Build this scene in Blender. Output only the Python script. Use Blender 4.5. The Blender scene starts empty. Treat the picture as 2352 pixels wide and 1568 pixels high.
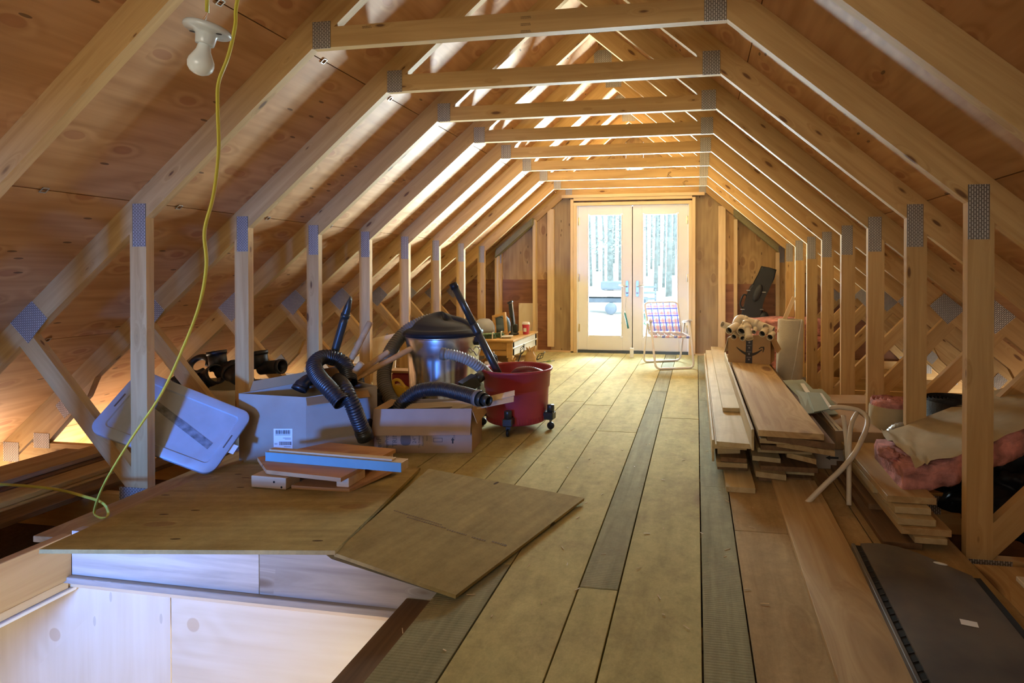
import bpy, bmesh, math, random
from mathutils import Vector, Matrix, Euler
from math import sin, cos, pi, radians, atan2, sqrt
random.seed(7)
S = bpy.context.scene
COL = S.collection

# ------------------------------------------------------------------ camera
EYE = 1.0216
FPX, PPX, PPY = 1303.666, 1385.188, 635.065
YAW, PIT = radians(9.3544), radians(0.4185)
cam = bpy.data.cameras.new('camera')
cam.sensor_fit = 'HORIZONTAL'; cam.sensor_width = 36.0
cam.lens = FPX / 2352 * 36.0
cam.shift_x = (1176 - PPX) / 2352
cam.shift_y = (PPY - 784) / 2352
cam.clip_start = 0.05; cam.clip_end = 300
camo = bpy.data.objects.new('camera', cam); COL.objects.link(camo)
camo.location = (0, 0, EYE)
camo.rotation_euler = (pi/2 - PIT, 0, YAW)
S.camera = camo

# ------------------------------------------------------------------ view, world, sun, lamps
S.view_settings.view_transform = 'Standard'
S.view_settings.look = 'None'
S.view_settings.gamma = 1.0
S.view_settings.use_curve_mapping = False
S.view_settings.exposure = 0.2
try:
    S.cycles.use_denoising = True
    S.cycles.max_bounces = 8; S.cycles.diffuse_bounces = 6; S.cycles.glossy_bounces = 3
    S.cycles.transparent_max_bounces = 8; S.cycles.caustics_reflective = False; S.cycles.caustics_refractive = False
    S.cycles.sample_clamp_indirect = 4.0
except Exception:
    pass
world = bpy.data.worlds.new('overcast_sky'); S.world = world; world.use_nodes = True
wn = world.node_tree.nodes; wl = world.node_tree.links
wn['Background'].inputs[0].default_value = (0.80, 0.93, 1.0, 1)
wn['Background'].inputs[1].default_value = 3.6

def lamp(name, kind, loc, target, energy, color, size=None, size_y=None):
    l = bpy.data.lights.new(name, kind); l.energy = energy; l.color = color
    if kind == 'AREA':
        l.shape = 'RECTANGLE'; l.size = size; l.size_y = size_y or size
    o = bpy.data.objects.new(name, l); COL.objects.link(o); o.location = loc
    d = Vector(target) - Vector(loc)
    o.rotation_euler = d.to_track_quat('-Z', 'Y').to_euler()
    return o
sun = lamp('sun', 'SUN', (6, -2, 12), (0, 4, 0), 7.0, (1.0, 0.97, 0.92)); sun.data.angle = radians(1.0)
# daylight of the open clearing in front of the double doors
lamp('daylight_sky_door', 'AREA', (-0.8, 13.0, 3.55), (-0.8, 4.0, 0.6), 3000, (0.76, 0.92, 1.0), 5.0, 1.8)
lamp('daylight_ground_door', 'AREA', (-0.8, 8.15, -0.20), (-0.8, 5.5, 1.6), 4500, (0.68, 0.86, 1.0), 2.6, 0.5)
# added lamps: an assumed window behind the camera, an assumed light down the stairs
lamp('assumed_rear_window_light', 'AREA', (-1.88, -1.465, 0.22), (-2.25, 2.5, 0.30), 15, (0.07, 0.27, 1.0), 0.34, 0.30).data.spread = radians(46)
lamp('assumed_stair_light', 'AREA', (-1.5, -1.44, -1.6), (-1.5, 1.7, -0.7), 7.5, (1.0, 0.92, 0.72), 0.8, 0.9)  # assumed lamp added to light the stair walls; no window is built there
lamp('fill_rear_gable', 'AREA', (-0.78, -1.465, 1.5), (-0.78, 5.0, 1.1), 9, (1.0, 0.93, 0.78), 1.6, 1.0).data.spread = radians(95)  # added fill from behind to brighten the timber facing the camera
# ground light coming in under both eaves
lamp('daylight_left_eave', 'AREA', (-4.35, 3.0, -1.0), (-3.9, 3.0, 0.0), 290, (1.0, 0.72, 0.50), 7.5, 0.6).rotation_euler.rotate_axis('Z', pi/2)
lamp('daylight_right_eave', 'AREA', (2.80, 3.0, -1.0), (2.35, 3.0, 0.0), 330, (1.0, 0.72, 0.50), 7.5, 0.6).rotation_euler.rotate_axis('Z', pi/2)

# ------------------------------------------------------------------ helpers
def ray(u, v):
    F = Vector((-sin(YAW)*cos(PIT), cos(YAW)*cos(PIT), -sin(PIT)))
    R = Vector((cos(YAW), sin(YAW), 0)); U = R.cross(F)
    return F + R*((u-PPX)/FPX) - U*((v-PPY)/FPX)
EYEP = Vector((0, 0, EYE))
def atz(u, v, z): d = ray(u, v); return EYEP + d*((z-EYE)/d.z)
def aty(u, v, y): d = ray(u, v); return EYEP + d*(y/d.y)

def link(o, parent=None):
    COL.objects.link(o)
    if parent is not None: o.parent = parent
    return o
def tag(o, label=None, cat=None, group=None, kind=None):
    if label: o['label'] = label
    if cat: o['category'] = cat
    if group: o['group'] = group
    if kind: o['kind'] = kind
    return o
def empty(name, loc=(0,0,0), rot=(0,0,0)):
    o = bpy.data.objects.new(name, None); COL.objects.link(o)
    o.location = loc; o.rotation_euler = rot; o.empty_display_size = 0.05
    return o
def thing(name, label, cat, loc=(0,0,0), rot=(0,0,0), group=None):
    return tag(empty(name, loc, rot), label, cat, group)
def finish(name, bm, mat, parent=None, loc=(0,0,0), rot=(0,0,0), smooth=False):
    bmesh.ops.recalc_face_normals(bm, faces=bm.faces)
    me = bpy.data.meshes.new(name); bm.to_mesh(me); bm.free()
    if isinstance(mat, (list, tuple)):
        for m in mat: me.materials.append(m)
    elif mat is not None: me.materials.append(mat)
    if smooth:
        for p in me.polygons: p.use_smooth = True
    o = bpy.data.objects.new(name, me); o.location = loc; o.rotation_euler = rot
    return link(o, parent)
def auto(o, ang=40):
    """smooth faces, sharp edges beyond ang degrees"""
    me = o.data
    bm = bmesh.new(); bm.from_mesh(me)
    for f in bm.faces: f.smooth = True
    for e in bm.edges:
        if len(e.link_faces) == 2 and e.calc_face_angle(0) > radians(ang): e.smooth = False
    bm.to_mesh(me); bm.free()
    return o
def bbox(bm, c, s, bev=0.0, rot=None, mi=0):
    r = bmesh.ops.create_cube(bm, size=1.0)
    vs = r['verts']
    M = Matrix.Translation(c) @ (rot.to_4x4() if rot is not None else Matrix.Identity(4)) @ Matrix.Diagonal((s[0], s[1], s[2], 1))
    bmesh.ops.transform(bm, matrix=M, verts=vs)
    fs = set(f for v in vs for f in v.link_faces)
    for f in fs: f.material_index = mi
    if bev > 0:
        es = list(set(e for v in vs for e in v.link_edges))
        r = bmesh.ops.bevel(bm, geom=es, offset=bev, segments=1, affect='EDGES', profile=0.5)
        for f in r['faces']: f.material_index = mi
    return vs
def box(name, c, s, mat, parent=None, bev=0.003, rot=(0,0,0)):
    bm = bmesh.new(); bbox(bm, (0,0,0), s, bev)
    return finish(name, bm, mat, parent, c, rot)
def beam(name, a, b, w, h, mat, parent=None, up=(0,0,1), bev=0.002):
    """board from a to b; w across, h along up; local X runs along the board"""
    a = Vector(a); b = Vector(b); x = (b-a); L = x.length; x.normalize()
    z = Vector(up) - x*Vector(up).dot(x); z.normalize(); y = z.cross(x)
    R = Matrix((x, y, z)).transposed()
    bm = bmesh.new(); bbox(bm, (0,0,0), (L, w, h), bev)
    o = finish(name, bm, mat, parent, (a+b)/2, R.to_euler())
    return o
def prism(bm, poly, t0, t1, axis='Z', mi=0):
    """poly of 2d points extruded between t0 and t1 along axis"""
    def P(p, t):
        return {'Z': (p[0], p[1], t), 'Y': (p[0], t, p[1]), 'X': (t, p[0], p[1])}[axis]
    a = [bm.verts.new(P(p, t0)) for p in poly]; b = [bm.verts.new(P(p, t1)) for p in poly]
    n = len(poly); fs = [bm.faces.new(a[::-1]), bm.faces.new(b)]
    for i in range(n):
        fs.append(bm.faces.new((a[i], a[(i+1) % n], b[(i+1) % n], b[i])))
    for f in fs: f.material_index = mi
    return a + b
def spline(pts, n=12):
    """Catmull-Rom through pts"""
    P = [Vector(p) for p in pts]; P = [P[0]*2-P[1]] + P + [P[-1]*2-P[-2]]
    out = []
    for i in range(1, len(P)-2):
        for k in range(n):
            t = k/n; a, b, c, d = P[i-1], P[i], P[i+1], P[i+2]
            out.append(0.5*((2*b)+(c-a)*t+(2*a-5*b+4*c-d)*t*t+(3*b-a-3*c+d)*t**3))
    out.append(P[-2]); return out
def resample(pts, step):
    out = [pts[0].copy()]; acc = 0.0
    for a, b in zip(pts, pts[1:]):
        L = (b-a).length
        if L < 1e-9: continue
        t = step-acc
        while t <= L:
            out.append(a+(b-a)*(t/L)); t += step
        acc = (acc+L) % step
    return out
def tube(bm, pts, r, seg=12, caps=True, inner=None, mi=0, flat=1.0):
    """tube along pts; r a number or f(i, n)"""
    pts = [Vector(p) for p in pts]; n = len(pts)
    t0 = (pts[1]-pts[0]).normalized()
    ref = Vector((0,0,1)) if abs(t0.z) < 0.9 else Vector((1,0,0))
    nrm = (ref - t0*ref.dot(t0)).normalized(); rings = []
    for i, p in enumerate(pts):
        t = (pts[min(i+1, n-1)]-pts[max(i-1, 0)]).normalized()
        nrm = (nrm - t*nrm.dot(t)).normalized(); bn = t.cross(nrm)
        rr = r(i, n) if callable(r) else r
        rings.append([bm.verts.new(p + (nrm*cos(2*pi*k/seg)*flat + bn*sin(2*pi*k/seg))*rr) for k in range(seg)])
    fs = []
    for a, b in zip(rings, rings[1:]):
        for k in range(seg):
            fs.append(bm.faces.new((a[k], a[(k+1) % seg], b[(k+1) % seg], b[k])))
    if caps:
        fs.append(bm.faces.new(rings[0][::-1])); fs.append(bm.faces.new(rings[-1]))
    for f in fs: f.material_index = mi; f.smooth = True
    return rings
def lathe(bm, prof, seg=32, mi=0, mat4=None, closed=False):
    """prof [(r, z)] turned about Z"""
    rings = []
    for r, z in prof:
        if r < 1e-5: rings.append([bm.verts.new((0, 0, z))])
        else: rings.append([bm.verts.new((r*cos(2*pi*k/seg), r*sin(2*pi*k/seg), z)) for k in range(seg)])
    if mat4 is not None:
        for rg in rings:
            for v in rg: v.co = mat4 @ v.co
    prs = list(zip(rings, rings[1:])) + ([(rings[-1], rings[0])] if closed else [])
    for a, b in prs:
        for k in range(seg):
            q = (k+1) % seg
            if len(a) == 1 and len(b) == 1: continue
            if len(a) == 1: f = bm.faces.new((a[0], b[q], b[k]))
            elif len(b) == 1: f = bm.faces.new((a[k], a[q], b[0]))
            else: f = bm.faces.new((a[k], a[q], b[q], b[k]))
            f.material_index = mi; f.smooth = True
    return rings
def frame_mat(o, x, z):
    """4x4 with local X along x and Z near z"""
    x = Vector(x).normalized(); z = Vector(z); z = (z-x*z.dot(x)).normalized(); y = z.cross(x)
    M = Matrix((x, y, z)).transposed().to_4x4(); M.translation = Vector(o); return M

# ------------------------------------------------------------------ materials
def nodes(name):
    m = bpy.data.materials.new(name); m.use_nodes = True
    t = m.node_tree; b = t.nodes['Principled BSDF']
    return m, t.nodes, t.links, b
def plain(name, c, rough=0.6, metal=0.0, spec=0.4, bump=0.0, bscale=60, var=0.06, vscale=7.0, dirt=None):
    m, N, L, b = nodes(name)
    b.inputs['Roughness'].default_value = rough; b.inputs['Metallic'].default_value = metal
    b.inputs['Specular IOR Level'].default_value = spec
    tc = N.new('ShaderNodeTexCoord'); nz = N.new('ShaderNodeTexNoise'); nz.inputs['Scale'].default_value = vscale
    nz.inputs['Detail'].default_value = 5; L.new(tc.outputs['Object'], nz.inputs['Vector'])
    rp = N.new('ShaderNodeValToRGB')
    lo = dirt if dirt else tuple(x*(1-var*2) for x in c); hi = tuple(min(1, x*(1+var)) for x in c)
    rp.color_ramp.elements[0].position = 0.3; rp.color_ramp.elements[1].position = 0.6 if dirt else 0.72
    rp.color_ramp.elements[0].color = (*lo, 1); rp.color_ramp.elements[1].color = (*hi, 1)
    L.new(nz.outputs['Fac'], rp.inputs['Fac']); L.new(rp.outputs['Color'], b.inputs['Base Color'])
    if bump:
        n2 = N.new('ShaderNodeTexNoise'); n2.inputs['Scale'].default_value = bscale; n2.inputs['Detail'].default_value = 3
        L.new(tc.outputs['Object'], n2.inputs['Vector'])
        bp = N.new('ShaderNodeBump'); bp.inputs['Strength'].default_value = bump; bp.inputs['Distance'].default_value = 0.01
        L.new(n2.outputs['Fac'], bp.inputs['Height']); L.new(bp.outputs['Normal'], b.inputs['Normal'])
    return m
def wood(name, light, dark, knot=(0.16,0.08,0.035), kscale=(2.6,9,9), kfrac=0.45, ksize=0.16, grain=(1.4,26,26), rough=0.62,
         speck=0.0, ridge=False, dirtc=None, contrast=1.0, hue=0.10, mottle=0.0):
    """sawn timber: grain along local X, round knots, tone differing from piece to piece"""
    m, N, L, b = nodes(name)
    b.inputs['Roughness'].default_value = rough; b.inputs['Specular IOR Level'].default_value = 0.25
    tc = N.new('ShaderNodeTexCoord'); oi = N.new('ShaderNodeObjectInfo')
    off = N.new('ShaderNodeVectorMath'); off.operation = 'MULTIPLY_ADD'
    cb = N.new('ShaderNodeCombineXYZ')
    for i in range(3): L.new(oi.outputs['Random'], cb.inputs[i])
    off.inputs[1].default_value = (37.0, 3.1, 5.3); L.new(cb.outputs[0], off.inputs[0]); L.new(tc.outputs['Object'], off.inputs[2])
    def scaled(s):
        v = N.new('ShaderNodeVectorMath'); v.operation = 'MULTIPLY'; v.inputs[1].default_value = s
        L.new(off.outputs[0], v.inputs[0]); return v.outputs[0]
    # knots
    wob = N.new('ShaderNodeTexNoise'); wob.inputs['Scale'].default_value = 5.0; L.new(off.outputs[0], wob.inputs['Vector'])
    vo = N.new('ShaderNodeTexVoronoi'); vo.feature = 'F1'; vo.inputs['Scale'].default_value = 1.0
    L.new(scaled(kscale), vo.inputs['Vector'])
    sp = N.new('ShaderNodeSeparateColor'); L.new(vo.outputs['Color'], sp.inputs[0])
    has = N.new('ShaderNodeMath'); has.operation = 'LESS_THAN'; has.inputs[1].default_value = kfrac; L.new(sp.outputs[0], has.inputs[0])
    sz = N.new('ShaderNodeMapRange'); sz.inputs[1].default_value = 0; sz.inputs[2].default_value = 1
    sz.inputs[3].default_value = ksize*0.35; sz.inputs[4].default_value = ksize; L.new(sp.outputs[1], sz.inputs[0])
    dv = N.new('ShaderNodeMath'); dv.operation = 'DIVIDE'; L.new(vo.outputs['Distance'], dv.inputs[0]); L.new(sz.outputs[0], dv.inputs[1])
    kr = N.new('ShaderNodeMapRange'); kr.inputs[1].default_value = 0.75; kr.inputs[2].default_value = 1.25
    kr.inputs[3].default_value = 1; kr.inputs[4].default_value = 0; L.new(dv.outputs[0], kr.inputs[0])
    km = N.new('ShaderNodeMath'); km.operation = 'MULTIPLY'; L.new(kr.outputs[0], km.inputs[0]); L.new(has.outputs[0], km.inputs[1])
    # swirl of the grain round a knot
    hr = N.new('ShaderNodeMapRange'); hr.inputs[1].default_value = 0.8; hr.inputs[2].default_value = 3.2
    hr.inputs[3].default_value = 1; hr.inputs[4].default_value = 0; L.new(dv.outputs[0], hr.inputs[0])
    hm = N.new('ShaderNodeMath'); hm.operation = 'MULTIPLY'; L.new(hr.outputs[0], hm.inputs[0]); L.new(has.outputs[0], hm.inputs[1])
    # grain
    g = N.new('ShaderNodeTexNoise'); g.inputs['Scale'].default_value = 1.0; g.inputs['Detail'].default_value = 6; g.inputs['Roughness'].default_value = 0.6
    g.inputs['Distortion'].default_value = 0.6
    ga = N.new('ShaderNodeVectorMath'); ga.operation = 'ADD'; L.new(scaled(grain), ga.inputs[0])
    hc = N.new('ShaderNodeCombineXYZ'); hx = N.new('ShaderNodeMath'); hx.operation = 'MULTIPLY'; hx.inputs[1].default_value = 2.2
    L.new(hm.outputs[0], hx.inputs[0]); L.new(hx.outputs[0], hc.inputs[1]); L.new(hx.outputs[0], hc.inputs[2]); L.new(hc.outputs[0], ga.inputs[1])
    L.new(ga.outputs[0], g.inputs['Vector'])
    r1 = N.new('ShaderNodeValToRGB'); e = r1.color_ramp.elements
    w = 0.16/contrast
    e[0].position = 0.5-w; e[1].position = 0.5+w; e[0].color = (*dark, 1); e[1].color = (*light, 1)
    L.new(g.outputs['Fac'], r1.inputs['Fac'])
    # broad tone
    bt = N.new('ShaderNodeTexNoise'); bt.inputs['Scale'].default_value = 1.0; bt.inputs['Detail'].default_value = 3
    L.new(scaled((0.9, 5, 5)), bt.inputs['Vector'])
    mx = N.new('ShaderNodeMix'); mx.data_type = 'RGBA'; mx.blend_type = 'MULTIPLY'; mx.inputs['Factor'].default_value = 0.55
    tr = N.new('ShaderNodeValToRGB'); tr.color_ramp.elements[0].position = 0.3; tr.color_ramp.elements[1].position = 0.7
    tr.color_ramp.elements[0].color = (0.72, 0.66, 0.58, 1); tr.color_ramp.elements[1].color = (1, 1, 1, 1)
    L.new(bt.outputs['Fac'], tr.inputs['Fac']); L.new(r1.outputs['Color'], mx.inputs['A']); L.new(tr.outputs['Color'], mx.inputs['B'])
    last = mx.outputs['Result']
    # halo + knot
    h2 = N.new('ShaderNodeMix'); h2.data_type = 'RGBA'; hf = N.new('ShaderNodeMath'); hf.operation = 'MULTIPLY'; hf.inputs[1].default_value = 0.45
    L.new(hm.outputs[0], hf.inputs[0]); L.new(hf.outputs[0], h2.inputs['Factor'])
    L.new(last, h2.inputs['A']); h2.inputs['B'].default_value = (dark[0]*0.8, dark[1]*0.72, dark[2]*0.6, 1); last = h2.outputs['Result']
    k2 = N.new('ShaderNodeMix'); k2.data_type = 'RGBA'; L.new(km.outputs[0], k2.inputs['Factor']); L.new(last, k2.inputs['A'])
    k2.inputs['B'].default_value = (*knot, 1); last = k2.outputs['Result']
    if dirtc:
        dn = N.new('ShaderNodeTexNoise'); dn.inputs['Scale'].default_value = 3.2; dn.inputs['Detail'].default_value = 8; dn.inputs['Roughness'].default_value = 0.7
        L.new(off.outputs[0], dn.inputs['Vector'])
        dr = N.new('ShaderNodeMapRange'); dr.inputs[1].default_value = 0.48; dr.inputs[2].default_value = 0.75; L.new(dn.outputs['Fac'], dr.inputs[0])
        df = N.new('ShaderNodeMath'); df.operation = 'MULTIPLY'; df.inputs[1].default_value = 0.6; L.new(dr.outputs[0], df.inputs[0])
        d2 = N.new('ShaderNodeMix'); d2.data_type = 'RGBA'; L.new(df.outputs[0], d2.inputs['Factor']); L.new(last, d2.inputs['A'])
        d2.inputs['B'].default_value = (*dirtc, 1); last = d2.outputs['Result']
    if mottle:
        m1 = N.new('ShaderNodeTexNoise'); m1.inputs['Scale'].default_value = 14.0; m1.inputs['Detail'].default_value = 12; m1.inputs['Roughness'].default_value = 0.92
        L.new(tc.outputs['Object'], m1.inputs['Vector'])
        mr = N.new('ShaderNodeMapRange'); mr.inputs[1].default_value = 0.34; mr.inputs[2].default_value = 0.66; mr.inputs[3].default_value = 1-mottle; mr.inputs[4].default_value = 1+mottle*0.7
        L.new(m1.outputs['Fac'], mr.inputs[0])
        mh = N.new('ShaderNodeHueSaturation'); L.new(mr.outputs[0], mh.inputs['Value']); L.new(last, mh.inputs['Color']); last = mh.outputs['Color']
    if speck:
        sv = N.new('ShaderNodeTexVoronoi'); sv.inputs['Scale'].default_value = 42.0; L.new(tc.outputs['Object'], sv.inputs['Vector'])
        s3 = N.new('ShaderNodeSeparateColor'); L.new(sv.outputs['Color'], s3.inputs[0])
        sl = N.new('ShaderNodeMath'); sl.operation = 'LESS_THAN'; sl.inputs[1].default_value = 0.10; L.new(sv.outputs['Distance'], sl.inputs[0])
        sf = N.new('ShaderNodeMath'); sf.operation = 'LESS_THAN'; sf.inputs[1].default_value = 0.16; L.new(s3.outputs[2], sf.inputs[0])
        sm = N.new('ShaderNodeMath'); sm.operation = 'MULTIPLY'; L.new(sl.outputs[0], sm.inputs[0]); L.new(sf.outputs[0], sm.inputs[1])
        s4 = N.new('ShaderNodeMath'); s4.operation = 'MULTIPLY'; s4.inputs[1].default_value = speck; L.new(sm.outputs[0], s4.inputs[0])
        d3 = N.new('ShaderNodeMix'); d3.data_type = 'RGBA'; L.new(s4.outputs[0], d3.inputs['Factor']); L.new(last, d3.inputs['A'])
        d3.inputs['B'].default_value = (0.07, 0.045, 0.025, 1); last = d3.outputs['Result']
    hs = N.new('ShaderNodeHueSaturation'); vr = N.new('ShaderNodeMapRange')
    vr.inputs[1].default_value = 0; vr.inputs[2].default_value = 1; vr.inputs[3].default_value = 1-hue; vr.inputs[4].default_value = 1+hue
    L.new(oi.outputs['Random'], vr.inputs[0]); L.new(vr.outputs[0], hs.inputs['Value']); L.new(last, hs.inputs['Color'])
    L.new(hs.outputs['Color'], b.inputs['Base Color'])
    bp = N.new('ShaderNodeBump'); bp.inputs['Strength'].default_value = 0.25; bp.inputs['Distance'].default_value = 0.004
    if ridge:
        wv = N.new('ShaderNodeTexWave'); wv.bands_direction = 'X'; wv.inputs['Scale'].default_value = 30.0
        wv.inputs['Distortion'].default_value = 1.2; L.new(tc.outputs['Object'], wv.inputs['Vector'])
        L.new(wv.outputs['Fac'], bp.inputs['Height']); bp.inputs['Strength'].default_value = 0.12; wv.inputs['Detail'].default_value = 3
    else:
        L.new(g.outputs['Fac'], bp.inputs['Height'])
    L.new(bp.outputs['Normal'], b.inputs['Normal'])
    return m
def plywood(name, light, dark, patch, kfrac=0.5, rough=0.6, pscale=(3.2,6.5,6.5), psize=0.2, hue=0.08, cath=0.5, speck=0.7, mottle=0.0):
    """rotary-cut veneer: contour-like grain, oval patches, small dark splits"""
    m, N, L, b = nodes(name)
    b.inputs['Roughness'].default_value = rough; b.inputs['Specular IOR Level'].default_value = 0.3
    tc = N.new('ShaderNodeTexCoord'); oi = N.new('ShaderNodeObjectInfo')
    off = N.new('ShaderNodeVectorMath'); off.operation = 'MULTIPLY_ADD'; cb = N.new('ShaderNodeCombineXYZ')
    for i in range(3): L.new(oi.outputs['Random'], cb.inputs[i])
    off.inputs[1].default_value = (41.0, 17.0, 0.0); L.new(cb.outputs[0], off.inputs[0]); L.new(tc.outputs['Object'], off.inputs[2])
    def scaled(s):
        v = N.new('ShaderNodeVectorMath'); v.operation = 'MULTIPLY'; v.inputs[1].default_value = s
        L.new(off.outputs[0], v.inputs[0]); return v.outputs[0]
    def planar(v):
        q = N.new('ShaderNodeSeparateXYZ'); L.new(v, q.inputs[0]); m_ = N.new('ShaderNodeMath'); m_.operation = 'ADD'
        L.new(q.outputs[1], m_.inputs[0]); L.new(q.outputs[2], m_.inputs[1]); c_ = N.new('ShaderNodeCombineXYZ')
        L.new(q.outputs[0], c_.inputs[0]); L.new(m_.outputs[0], c_.inputs[1]); return c_.outputs[0]
    n1 = N.new('ShaderNodeTexNoise'); n1.inputs['Scale'].default_value = 1; n1.inputs['Detail'].default_value = 2; L.new(scaled((1.1, 3.4, 3.4)), n1.inputs['Vector'])
    vo = N.new('ShaderNodeTexVoronoi'); vo.voronoi_dimensions = '2D'; vo.inputs['Scale'].default_value = 1; L.new(planar(scaled(pscale)), vo.inputs['Vector'])
    sp = N.new('ShaderNodeSeparateColor'); L.new(vo.outputs['Color'], sp.inputs[0])
    has = N.new('ShaderNodeMath'); has.operation = 'LESS_THAN'; has.inputs[1].default_value = kfrac; L.new(sp.outputs[0], has.inputs[0])
    hr = N.new('ShaderNodeMapRange'); hr.interpolation_type = 'SMOOTHSTEP'; hr.inputs[1].default_value = 0; hr.inputs[2].default_value = 0.5; hr.inputs[3].default_value = 9; hr.inputs[4].default_value = 0
    L.new(vo.outputs['Distance'], hr.inputs[0]); hm = N.new('ShaderNodeMath'); hm.operation = 'MULTIPLY'; L.new(hr.outputs[0], hm.inputs[0]); L.new(has.outputs[0], hm.inputs[1])
    mu = N.new('ShaderNodeMath'); mu.operation = 'MULTIPLY_ADD'; mu.inputs[1].default_value = 34.0; L.new(n1.outputs['Fac'], mu.inputs[0]); L.new(hm.outputs[0], mu.inputs[2])
    sn = N.new('ShaderNodeMath'); sn.operation = 'SINE'; L.new(mu.outputs[0], sn.inputs[0])
    n2 = N.new('ShaderNodeTexNoise'); n2.inputs['Scale'].default_value = 1; n2.inputs['Detail'].default_value = 6; L.new(scaled((2.2, 34, 34)), n2.inputs['Vector'])
    ad = N.new('ShaderNodeMath'); ad.operation = 'MULTIPLY_ADD'; ad.inputs[1].default_value = 0.22*cath; L.new(sn.outputs[0], ad.inputs[0]); L.new(n2.outputs['Fac'], ad.inputs[2])
    r1 = N.new('ShaderNodeValToRGB'); e = r1.color_ramp.elements; e[0].position = 0.18; e[1].position = 0.74
    e[0].color = (*dark, 1); e[1].color = (*light, 1); L.new(ad.outputs[0], r1.inputs['Fac'])
    last = r1.outputs['Color']
    bt = N.new('ShaderNodeTexNoise'); bt.inputs['Scale'].default_value = 1.3; bt.inputs['Detail'].default_value = 4; L.new(off.outputs[0], bt.inputs['Vector'])
    tr = N.new('ShaderNodeValToRGB'); tr.color_ramp.elements[0].position = 0.3; tr.color_ramp.elements[1].position = 0.7
    tr.color_ramp.elements[0].color = (0.75, 0.68, 0.6, 1); tr.color_ramp.elements[1].color = (1, 1, 1, 1); L.new(bt.outputs['Fac'], tr.inputs['Fac'])
    mx = N.new('ShaderNodeMix'); mx.data_type = 'RGBA'; mx.blend_type = 'MULTIPLY'; mx.inputs['Factor'].default_value = 0.35
    L.new(last, mx.inputs['A']); L.new(tr.outputs['Color'], mx.inputs['B']); last = mx.outputs['Result']
    kr = N.new('ShaderNodeMapRange'); kr.inputs[1].default_value = psize*0.85; kr.inputs[2].default_value = psize; kr.inputs[3].default_value = 1; kr.inputs[4].default_value = 0
    L.new(vo.outputs['Distance'], kr.inputs[0])
    km = N.new('ShaderNodeMath'); km.operation = 'MULTIPLY'; L.new(kr.outputs[0], km.inputs[0]); L.new(has.outputs[0], km.inputs[1])
    kf = N.new('ShaderNodeMath'); kf.operation = 'MULTIPLY'; kf.inputs[1].default_value = 0.62; L.new(km.outputs[0], kf.inputs[0])
    k2 = N.new('ShaderNodeMix'); k2.data_type = 'RGBA'; L.new(kf.outputs[0], k2.inputs['Factor']); L.new(last, k2.inputs['A']); k2.inputs['B'].default_value = (*patch, 1)
    last = k2.outputs['Result']
    if mottle:
        m1 = N.new('ShaderNodeTexNoise'); m1.inputs['Scale'].default_value = 12.0; m1.inputs['Detail'].default_value = 12; m1.inputs['Roughness'].default_value = 0.88
        L.new(tc.outputs['Object'], m1.inputs['Vector'])
        mr = N.new('ShaderNodeMapRange'); mr.inputs[1].default_value = 0.34; mr.inputs[2].default_value = 0.66; mr.inputs[3].default_value = 1-mottle; mr.inputs[4].default_value = 1+mottle*0.7
        L.new(m1.outputs['Fac'], mr.inputs[0])
        mh = N.new('ShaderNodeHueSaturation'); L.new(mr.outputs[0], mh.inputs['Value']); L.new(last, mh.inputs['Color']); last = mh.outputs['Color']
    if speck:
        sv = N.new('ShaderNodeTexVoronoi'); sv.voronoi_dimensions = '2D'; sv.inputs['Scale'].default_value = 1; L.new(planar(scaled((7, 22, 22))), sv.inputs['Vector'])
        s3 = N.new('ShaderNodeSeparateColor'); L.new(sv.outputs['Color'], s3.inputs[0])
        sl = N.new('ShaderNodeMath'); sl.operation = 'LESS_THAN'; sl.inputs[1].default_value = 0.13; L.new(sv.outputs['Distance'], sl.inputs[0])
        sf = N.new('ShaderNodeMath'); sf.operation = 'LESS_THAN'; sf.inputs[1].default_value = 0.055; L.new(s3.outputs[2], sf.inputs[0])
        sm = N.new('ShaderNodeMath'); sm.operation = 'MULTIPLY'; L.new(sl.outputs[0], sm.inputs[0]); L.new(sf.outputs[0], sm.inputs[1])
        s4 = N.new('ShaderNodeMath'); s4.operation = 'MULTIPLY'; s4.inputs[1].default_value = speck; L.new(sm.outputs[0], s4.inputs[0])
        d3 = N.new('ShaderNodeMix'); d3.data_type = 'RGBA'; L.new(s4.outputs[0], d3.inputs['Factor']); L.new(last, d3.inputs['A'])
        d3.inputs['B'].default_value = (0.06, 0.03, 0.015, 1); last = d3.outputs['Result']
    hs = N.new('ShaderNodeHueSaturation'); vr = N.new('ShaderNodeMapRange')
    vr.inputs[1].default_value = 0; vr.inputs[2].default_value = 1; vr.inputs[3].default_value = 1-hue; vr.inputs[4].default_value = 1+hue
    L.new(oi.outputs['Random'], vr.inputs[0]); L.new(vr.outputs[0], hs.inputs['Value']); L.new(last, hs.inputs['Color'])
    L.new(hs.outputs['Color'], b.inputs['Base Color'])
    bp = N.new('ShaderNodeBump'); bp.inputs['Strength'].default_value = 0.15; bp.inputs['Distance'].default_value = 0.003
    L.new(n2.outputs['Fac'], bp.inputs['Height']); L.new(bp.outputs['Normal'], b.inputs['Normal'])
    return m
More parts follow.
